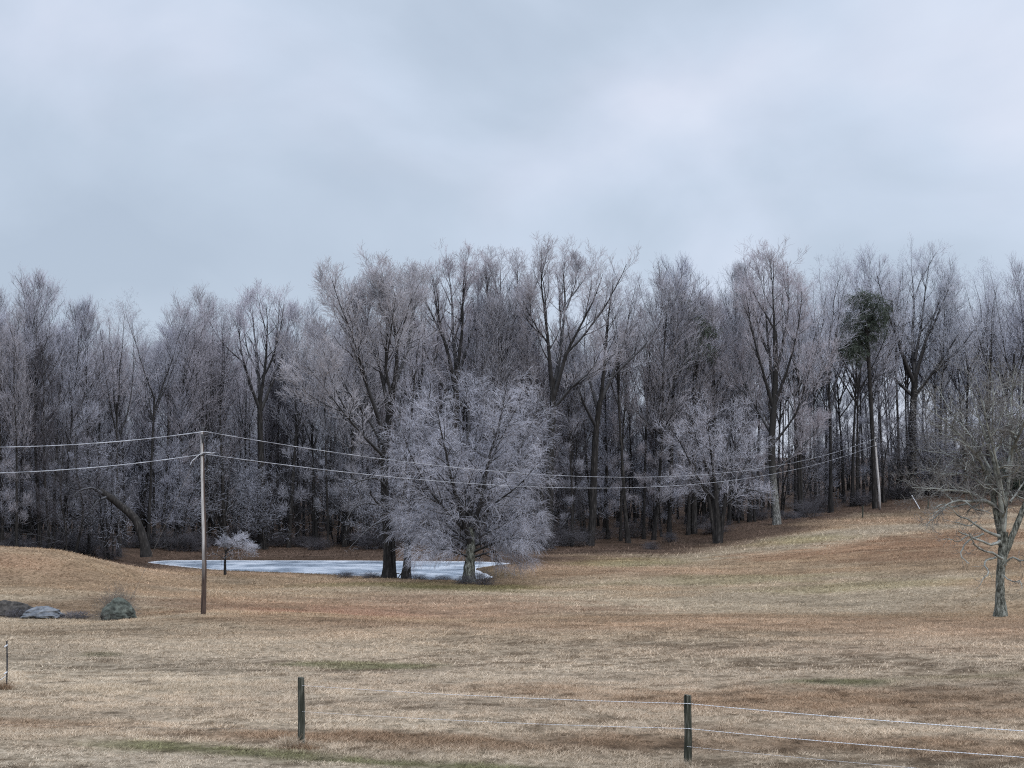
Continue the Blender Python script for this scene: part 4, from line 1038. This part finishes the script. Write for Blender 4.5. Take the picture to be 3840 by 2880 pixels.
def utility_pole(label, base, top, d, r0, r1, mat, loop=True):
    b = P(base[0], base[1], d); g = gz(b[0], b[1]); t_ = P(top[0], top[1], d)
    root = empty('utility_pole', (b[0], d, g)); tag(root, label, 'utility pole')
    H = t_[2] - g; dx = t_[0] - b[0]
    k = np.linspace(0, 1, 24)
    pts = np.stack([dx * k + 0.05 * np.sin(k * 5), 0 * k, -0.5 + (H + 0.5) * k], -1)
    ge = Geo(); ge.tube(pts, r0 + (r1 - r0) * k, 14, 0, prng, 0.05)
    top_ = np.array([dx + 0.05 * math.sin(5), 0, H])
    ge.tube(np.array([top_, top_ + [0, 0, 0.015], top_ + [0, 0, 0.03]]), np.array([r1, r1 * 0.9, 0.001]), 14, 0)
    ge.obj('post', [mat], root)
    ins = Geo()
    for dz in (0.02,):
        z0 = top_ + np.array([0.0, 0, dz])
        ins.tube(np.array([z0, z0 + [0, 0, .05], z0 + [0, 0, .09], z0 + [0, 0, .14], z0 + [0, 0, .18]]), np.array([.05, .09, .05, .08, .03]), 10, 0)
    ins.obj('insulator', [M_metal], root)
    fz = H * (1 - (454 - 431) / 181.0)
    br = Geo()
    br.tube(np.array([[dx - 0.05, -r1 - .02, H - 0.12], [dx + 0.0, -r1 - .05, H - 0.3], [dx, -r1 - .03, H - 0.5]]), np.array([.05, .07, .04]), 8, 0)
    br.tube(np.array([[dx, 0, H - 0.18], [dx + .1, -.03, H - 0.14], [dx + .22, -.05, H - 0.1]]), np.array([.04, .045, .04]), 8, 0)
    br.obj('bracket', [M_metal], root)
    ck = Geo()
    c0 = np.array([dx, -r1 - 0.01, fz])
    ck.tube(np.array([c0 - [.1, 0, .03], c0, c0 + [.1, 0, .03]]), np.array([.03, .05, .03]), 8, 0)
    ck.obj('clevis', [M_metal], root)
    if loop:
        sl = Geo()
        kk = np.linspace(-1, 1, 15)
        q = np.stack([kk * 0.52, -0.22 + 0 * kk, fz - 0.02 + 0.2 * kk + 0.10 * np.cos(kk * 3)], -1)
        q[0, 2] -= 0.12; sl.tube(q + [dx, 0, 0], np.full(15, .016), 5, 0, prng, 0.5)
        sl.obj('service_loop', [M_frost], root)
    return root, np.array([b[0], d, g]), H
p1, b1, H1 = utility_pole('tall wooden utility pole, brown below and rimed above, standing left of the pond', (203, 612), (203.6, 431.5), 70, 0.115, 0.075, M_pole)
p2, b2, H2 = utility_pole('far white rimed utility pole on the rise before the wood', (880, 510), (875.5, 437), 175, 0.15, 0.10, M_pole2, False)
def guy(root, rb, anchor_px, d, top_z, mat_low, white_len):
    a = P(anchor_px[0], anchor_px[1], d); a[2] = gz(a[0], a[1]) - 0.05
    a = a - rb
    t_ = np.array([0, 0, top_z])
    g_ = Geo(); k = np.linspace(0, 1, 20)[:, None]
    g_.tube(a * (1 - k) + t_ * k, np.full(20, 0.007 if white_len == 0 else 0.006), 5, 0)
    w_ = g_.obj('guy_wire', [M_guy], root)
    if white_len:
        g2 = Geo(); u = nrm(t_ - a); k = np.linspace(0, 1, 8)[:, None]
        g2.tube(a + u * 0.3 + u * k * white_len, np.full(8, 0.045), 7, 0); g2.obj('guy_guard', [M_frost], w_)
guy(p1, b1, (122, 601), 71.5, H1 - 0.3, M_guy, 0)
guy(p2, b2, (921, 509), 172, H2 - 0.3, M_guy, 1.7)

def frosty_wire(name, label, pts, r, mat, cat='wire', bead=0.45, group=None):
    pts = np.asarray(pts); g_ = Geo()
    g_.tube(pts, np.linspace(r * 1.15, r * 0.62, len(pts)) if cat == 'power line' else np.full(len(pts), r), 6, 0, prng, bead)
    o = g_.obj(name, [mat]); tag(o, label, cat, group); return o
DP = np.array([b2[0] - b1[0], 175.0 - 70.0])
def s_at(px, dx, dy):
    u = (px - CX) / F
    return (u * 70 - b1[0]) / (dx - u * dy)
def z_at(py, s_, dy): return (HOR - py) / F * (70 + dy * s_)
def span_right(y1, pts_, y2=None):
    z1 = z_at(y1, 0, 0); A_, B_ = [], []
    for px, py in pts_:
        s_ = s_at(px, *DP); z = z_at(py, s_, DP[1])
        if y2 is None: A_.append([s_, -4 * s_ * (1 - s_)]); B_.append(z - z1 * (1 - s_))
        else: A_.append([-4 * s_ * (1 - s_)]); B_.append(z - z1 * (1 - s_) - s_ * (HOR - y2) / F * 175)
    q = np.linalg.lstsq(np.array(A_), np.array(B_), rcond=None)[0]
    z2, S_ = (q[0], q[1]) if y2 is None else ((HOR - y2) / F * 175, q[0])
    s_ = np.linspace(0, 1, 520)
    return np.stack([b1[0] + DP[0] * s_, 70 + DP[1] * s_, CAMZ + z1 * (1 - s_) + z2 * s_ - 4 * S_ * s_ * (1 - s_)], -1)
def span_left(y1, pts_):
    z1 = z_at(y1, 0, 0); A_, B_ = [], []
    for px, py in pts_:
        s_ = s_at(px, -45, -40); A_.append([s_, s_ * s_]); B_.append(z_at(py, s_, -40) - z1)
    q = np.linalg.solve(np.array(A_), np.array(B_))
    s_ = np.linspace(0.3, 0, 260)
    return np.stack([b1[0] - 45 * s_, 70 - 40 * s_, CAMZ + z1 + q[0] * s_ + q[1] * s_ * s_], -1)
frosty_wire('power_line', 'upper of two rime coated power lines crossing before the wood', np.concatenate([span_left(431.5, [(0, 447.2), (99, 443)]), span_right(431.5, [(560, 478), (830, 451.2)], 437)[1:]]), 0.0165, M_wire, 'power line')
frosty_wire('power_line', 'lower of two rime coated power lines crossing before the wood', np.concatenate([span_left(454, [(0, 473), (99, 467)]), span_right(454, [(600, 488), (830, 460.5)])[1:]]), 0.0165, M_wire, 'power line')

# ------------------------------------------------------------------ pasture fence
M_post = noise_mat('post_wood', [(0.3, (0.012, 0.014, 0.010)), (0.5, (0.05, 0.052, 0.04)), (0.72, (0.17, 0.17, 0.145))], (14, 14, 1.2), 2.2, bump=1, bumpd=0.01)
fence = empty('wire_fence', (0, 30, gz(0, 30))); tag(fence, 'beaded white wire strung between short dark wooden posts across the foreground pasture', 'fence')
fo = np.array(fence.location)
def wood_post(px, pyb, pyt, d, w):
    b = P(px, pyb, d); b[2] = gz(b[0], b[1])
    t_ = P(px + 1, pyt, d)
    H = t_[2] - b[2]
    k = np.linspace(0, 1, 12)
    g_ = Geo()
    pts = np.stack([b[0] + 0.012 * np.sin(k * 4) + (t_[0] - b[0]) * k, np.full(12, d), b[2] - 0.2 + (H + 0.2) * k], -1) - fo
    g_.tube(pts, np.full(12, w / 2) * (1.05 - 0.08 * k), 12, 0, prng, 0.09)
    e = pts[-1]; g_.tube(np.array([e, e + [0.003, 0, .012], e + [.003, 0, .02]]), np.array([w / 2 * .97, w / 2 * .8, .001]), 12, 0)
    g_.obj('post', [M_post], fence)
    return b, t_
pA = wood_post(300.5, 745, 678, 31, 0.135)
pB = wood_post(687, 765, 695.5, 30, 0.14)
xR = 21.0
pCz = gz(xR, 29.5)
def strand(h1, h2, pts_px, r=0.0075, beads=True, mat=None):
    pass
def wire_px(name, seq, r, mat, bead, sag=0.04, r0=None):
    out_ = []
    for (a, b_) in zip(seq[:-1], seq[1:]):
        A_ = P(*a); B_ = P(*b_); L_ = np.linalg.norm(B_ - A_); n_ = int(L_ / 0.021)
        s = np.linspace(0, 1, n_)[:, None]
        q = A_ * (1 - s) + B_ * s; q[:, 2] -= 4 * sag * s[:, 0] * (1 - s[:, 0]); out_.append(q)
    q = np.concatenate(out_) - fo
    rr = np.full(len(q), r); 
    if bead: rr = np.where(np.arange(len(q)) % 3 == 0, r * 1.5, np.where(np.arange(len(q)) % 3 == 1, r * 0.85, r * 0.7)) * prng.uniform(0.85, 1.15, len(q))
    if r0: rr = rr * np.clip(np.linspace(r0, 1.25, len(q)), 0, 1)
    g_ = Geo(); g_.tube(q, rr, 5, 0); g_.obj(name, [mat], fence)
wire_px('fence_wire', [(302, 685.5, 30.93), (687, 703.5, 29.93), (1180, 741, 27.5)], 0.0074, M_frost, True, r0=0.35)
wire_px('fence_wire', [(302, 711.5, 30.93), (687, 728.5, 29.93), (1180, 768, 27.5)], 0.0068, M_frost, True, r0=0.25)
wire_px('fence_wire', [(687, 746.5, 29.93), (1180, 788, 27.5)], 0.0026, M_frost, True)
wire_px('fence_wire', [(300, 729, 30.93), (-120, 720, 33)], 0.0022, M_guy, False)
def tuft(x, y, n_, h, sp, label, seed, mat=None, colr=(0.5, 0.4, 0.3)):
    r_ = np.random.default_rng(seed)
    ax = x + r_.normal(0, sp, n_); ay = y + r_.normal(0, sp * 0.6, n_)
    az = ground(ax, ay); K = 5
    dirs = nrm(np.stack([r_.normal(0, .45, n_), r_.normal(0, .45, n_), np.ones(n_)], -1)); L_ = h * r_.uniform(0.4, 1.1, n_)
    p = [np.stack([ax, ay, az - 0.02], -1)]
    for j in range(1, K):
        dirs = nrm(dirs + np.array([0, 0, -0.18]) + r_.normal(0, 0.08, dirs.shape)); p.append(p[-1] + dirs * (L_ / (K - 1))[:, None])
    PP = np.stack(p, 1) - np.array([x, y, gz(x, y)])
    g_ = Geo(); g_.tube(PP, np.full((n_, 1), 0.0045) * np.linspace(1, .4, K)[None], 3, 0)
    o = g_.obj('grass_tuft', [mat]); o.location = (x, y, gz(x, y)); tag(o, label, 'grass tuft'); return o
M_tuft = noise_mat('dry_tuft', [(0.3, (0.34, 0.26, 0.18)), (0.7, (0.66, 0.56, 0.44))], (1, 1, 1), 8, rough=0.8)
M_tuft2 = noise_mat('rust_tuft', [(0.3, (0.16, 0.10, 0.06)), (0.7, (0.36, 0.25, 0.16))], (1, 1, 1), 8, rough=0.8)
tuft(pA[0][0] - 0.16, 30.85, 380, 0.30, 0.11, 'pale bent grass tuft at the foot of the left wooden fence post', 1, M_tuft)
tuft(pA[0][0] + 0.05, 30.75, 420, 0.16, 0.17, 'rusty short grass around the foot of the left wooden fence post', 2, M_tuft2)
tuft(pB[0][0] - 0.12, 29.8, 300, 0.22, 0.10, 'pale grass tuft at the foot of the right wooden fence post', 3, M_tuft)
# thin steel post at the left edge
b = P(6, 690, 41); b[2] = gz(b[0], b[1]); tt = P(6, 641, 41)
tp = empty('steel_fence_post', tuple(b)); tag(tp, 'thin dark steel fence post at the left picture edge', 'fence post')
g_ = Geo(); H = tt[2] - b[2]
k = np.linspace(0, 1, 20)
g_.tube(np.stack([0.02 * np.sin(3 * k), 0 * k, -.2 + (H + .2) * k], -1), np.full(20, .022) * prng.uniform(.9, 1.1, 20), 6, 0); g_.obj('shaft', [M_metal], tp)
for hz in (0.90, 0.34):
    g_ = Geo(); z = hz * H
    g_.tube(np.array([[-.05, -.03, z - .03], [0, -.04, z], [.04, -.03, z + .03]]), np.array([.012, .022, .012]), 6, 0); g_.obj('wire_clip', [M_frost], tp)
tuft(b[0], 40.9, 220, 0.28, 0.10, 'brown grass tuft at the foot of the thin steel post', 4, M_tuft2)
ew = P(6, 676, 41)
frosty_wire('fence_wire', 'short frosted wire running left from the thin steel post', np.linspace(ew, P(-60, 720, 33), 200), 0.006, M_frost, 'wire')
# far posts on the rise
for (px, yb, yt, d, lab) in [(862.5, 515, 503, 163, 'small dark fence post before the far pole, left of it'), (928, 506.5, 497, 174, 'small dark fence post on the rise behind the lichen covered limbs'), (966, 504, 495, 176, 'small dark fence post on the rise nearest the right edge')]:
    b = P(px, yb, d); g0 = gz(b[0], b[1]); H = (yb - yt) / F * d
    g_ = Geo(); k = np.linspace(0, 1, 8)
    g_.tube(np.stack([0.05 * k, 0 * k, -.2 + (H + .2) * k], -1), np.full(8, .08), 8, 0, prng, 0.15)
    o = g_.obj('fence_post', [M_post]); o.location = (b[0], d, g0); tag(o, lab, 'fence post', 'small posts on the rise')

# ------------------------------------------------------------------ rocks, stump, brush
def rock(name, label, px, py, d, size, seed, mat, taper=0.22, boxy=3.0, cat='rock'):
    nu, nv = 72, 48
    u = np.linspace(0, 2 * math.pi, nu, endpoint=False); v = np.linspace(0.001, math.pi - 0.001, nv)
    U, Vv = np.meshgrid(u, v)
    n3 = np.stack([np.cos(U) * np.sin(Vv), np.sin(U) * np.sin(Vv), np.cos(Vv)], -1)
    q = n3 / (np.abs(n3) ** boxy).sum(-1, keepdims=True) ** (1 / boxy)
    r_ = np.random.default_rng(seed)
    disp = 0
    for k, (fq, am) in enumerate([(1.6, .22), (3.5, .13), (8, .07), (18, .035)]):
        o = r_.uniform(-50, 50, 3)
        a = vnoise(q[..., 0] * fq + o[0], q[..., 1] * fq + q[..., 2] * fq * .7 + o[1], seed + k) + vnoise(q[..., 2] * fq + o[2], q[..., 0] * fq * .8 - q[..., 1] * fq + o[0], seed + k + 9)
        disp = disp + (a - 1) * am
    q = q * (1 + disp)[..., None] * np.array(size) / 2
    q[..., :2] *= (1 - taper * q[..., 2:3] / size[2] * 2)
    q[..., 2] = np.maximum(q[..., 2], -size[2] * .45)
    i = np.arange(nv - 1)[:, None] * nu; j = np.arange(nu)[None]; j2 = (j + 1) % nu
    f = np.stack([i + j, i + nu + j, i + nu + j2, i + j2], -1).reshape(-1, 4)
    o = obj_np(name, q.reshape(-1, 3), f, [mat])
    b = P(px, py, d); o.location = (b[0], d, gz(b[0], d) + size[2] * 0.30)
    tag(o, label, cat); return o
M_rock = noise_mat('lichen_rock', [(0.40, (0.012, 0.013, 0.012)), (0.5, (0.05, 0.055, 0.05)), (0.58, (0.10, 0.11, 0.095)), (0.72, (0.24, 0.26, 0.225))], (1, 1, 1), 3.2, detail=9, bump=1, bumpd=0.08, nrough=0.75, frost=(0.22, 0.25, 0.20), frost_amt=0.3)
M_rock2 = noise_mat('icy_rock', [(0.40, (0.010, 0.010, 0.010)), (0.5, (0.06, 0.06, 0.057)), (0.65, (0.20, 0.20, 0.195))], (1, 1, 1), 3.0, detail=9, bump=1, bumpd=0.08, nrough=0.7, frost=(0.26, 0.29, 0.34), frost_amt=0.38, rough=0.5)
M_soil = noise_mat('dark_debris', [(0.35, (0.018, 0.017, 0.016)), (0.7, (0.10, 0.09, 0.08))], (1, 1, 1), 5, detail=8, bump=1, bumpd=0.05)
rock('boulder', 'rounded grey green lichened boulder standing alone, left of the tall pole', 117, 618, 71, (1.35, 1.1, 1.12), 4, M_rock, boxy=2.4, taper=0.34, cat='boulder')
rock('flat_rock', 'low flat rock with icy pale top at the left, right end of the dark mound', 42, 614, 71.5, (1.55, 1.2, 0.58), 9, M_rock2, boxy=2.8, taper=0.4)
rock('dark_mound', 'low dark mound of debris running in from the left picture edge', 6, 609, 72.5, (2.7, 1.3, 0.80), 14, M_soil, boxy=2.2, taper=0.4, cat='mound')
def bush(px, py, d, H, label, seed, v=0, wide=1.0, cat='bush', name='bramble_bush', pal=None):
    p = P(px, py, d)
    return put(name, protos['bush'][v] if pal is None else pal, p[0], d, H, label, cat, wide=wide)
BR_pale = under_tree(41, H=1.0, stems=9, mats=(M_bark, M_tw_moss, M_tw_moss), spread=50, n2=8, n3=6, n4=3, tw=0.004, low=0.05)
BR_dark = under_tree(42, H=1.0, stems=12, mats=DRK, spread=60, n2=8, n3=6, n4=2, tw=0.006, low=0.05)
def bp(px, py, d, H, label, pr=BR_dark, wide=1.0):
    p = P(px, py, d); return put('bramble_bush', pr, p[0], d, H, label, 'bush', wide=wide)
bp(116, 600, 72.2, 1.5, 'grey green brambles arching over the lone boulder', BR_pale, 0.8)
bp(107, 618, 70.6, 0.6, 'low brambles at the left foot of the lone boulder', BR_pale, 1.3)
bp(75, 614, 71.5, 0.35, 'low dead weeds between the flat rock and the boulder', BR_dark, 3.0)
bp(20, 608, 71.6, 0.45, 'dark weeds on the mound at the left edge', BR_dark, 2.4)
bp(484, 588, 99.3, 1.0, 'dark scrub right of the rime white tree foot', BR_dark, 1.1)
bp(462, 588, 99.6, 0.6, 'dark scrub left of the rime white tree foot', BR_dark, 1.4)
bp(440, 583, 103, 0.35, 'low dark twigs on the pond edge left of the rime white tree', BR_dark, 3.0)
bp(418, 581, 103.6, 0.4, 'low dark twigs on the pond edge right of the two pond trees', BR_dark, 2.6)
bp(372, 578, 105, 0.4, 'low dark twigs on the pond edge left of the hollow based tree', BR_dark, 3.0)
bp(345, 577, 105.5, 0.45, 'small dark brush lying on the pond edge', BR_dark, 2.0)
bp(652, 547, 138, 0.8, 'low dark brush pile in the grass right of the leaning forked tree', BR_dark, 1.2)
bp(535, 548, 137, 2.6, 'dense dark thicket at the wood foot below the tallest open tree', BR_dark, 0.8)
bp(520, 550, 136.5, 2.0, 'dark thicket on the wood foot right behind the rime white tree', BR_dark, 0.9)
# evergreen at right
HOL = under_tree(43, H=4.5, stems=5, mats=(M_bark, M_bark, M_needle), spread=22, n2=22, n3=10, n4=4, tw=0.02, low=0.03)
p = P(1017, 498, 183)
put('evergreen_bush', HOL, p[0], 183, 4.4, 'dark evergreen bush behind the lichened tree, at the right edge', 'bush', wide=1.2)
# stump between the pond trees
p = P(395, 577, 104.8); g0 = gz(p[0], p[1])
st = empty('broken_stump', (p[0], p[1], g0)); tag(st, 'small dark broken stump with sticks between the two pond trees', 'stump')
g_ = Geo(); g_.tube(np.array([[0, 0, -.1], [0, 0, .2], [.02, 0, .35], [.03, 0, .5]]), np.array([.16, .12, .1, .03]), 9, 0, prng, .3); g_.obj('stub', [M_bark], st)
for a, c_ in [((-.45, 0, .30), (.3, 0, .33)), ((.05, 0, .05), (.0, 0, .72)), ((.2, 0, .02), (.42, .1, .35))]:
    g_ = Geo(); k = np.linspace(0, 1, 6)[:, None]; g_.tube(np.array(a) * (1 - k) + np.array(c_) * k, np.full(6, .035), 5, 0, prng, .3); g_.obj('stick', [M_bark], st)
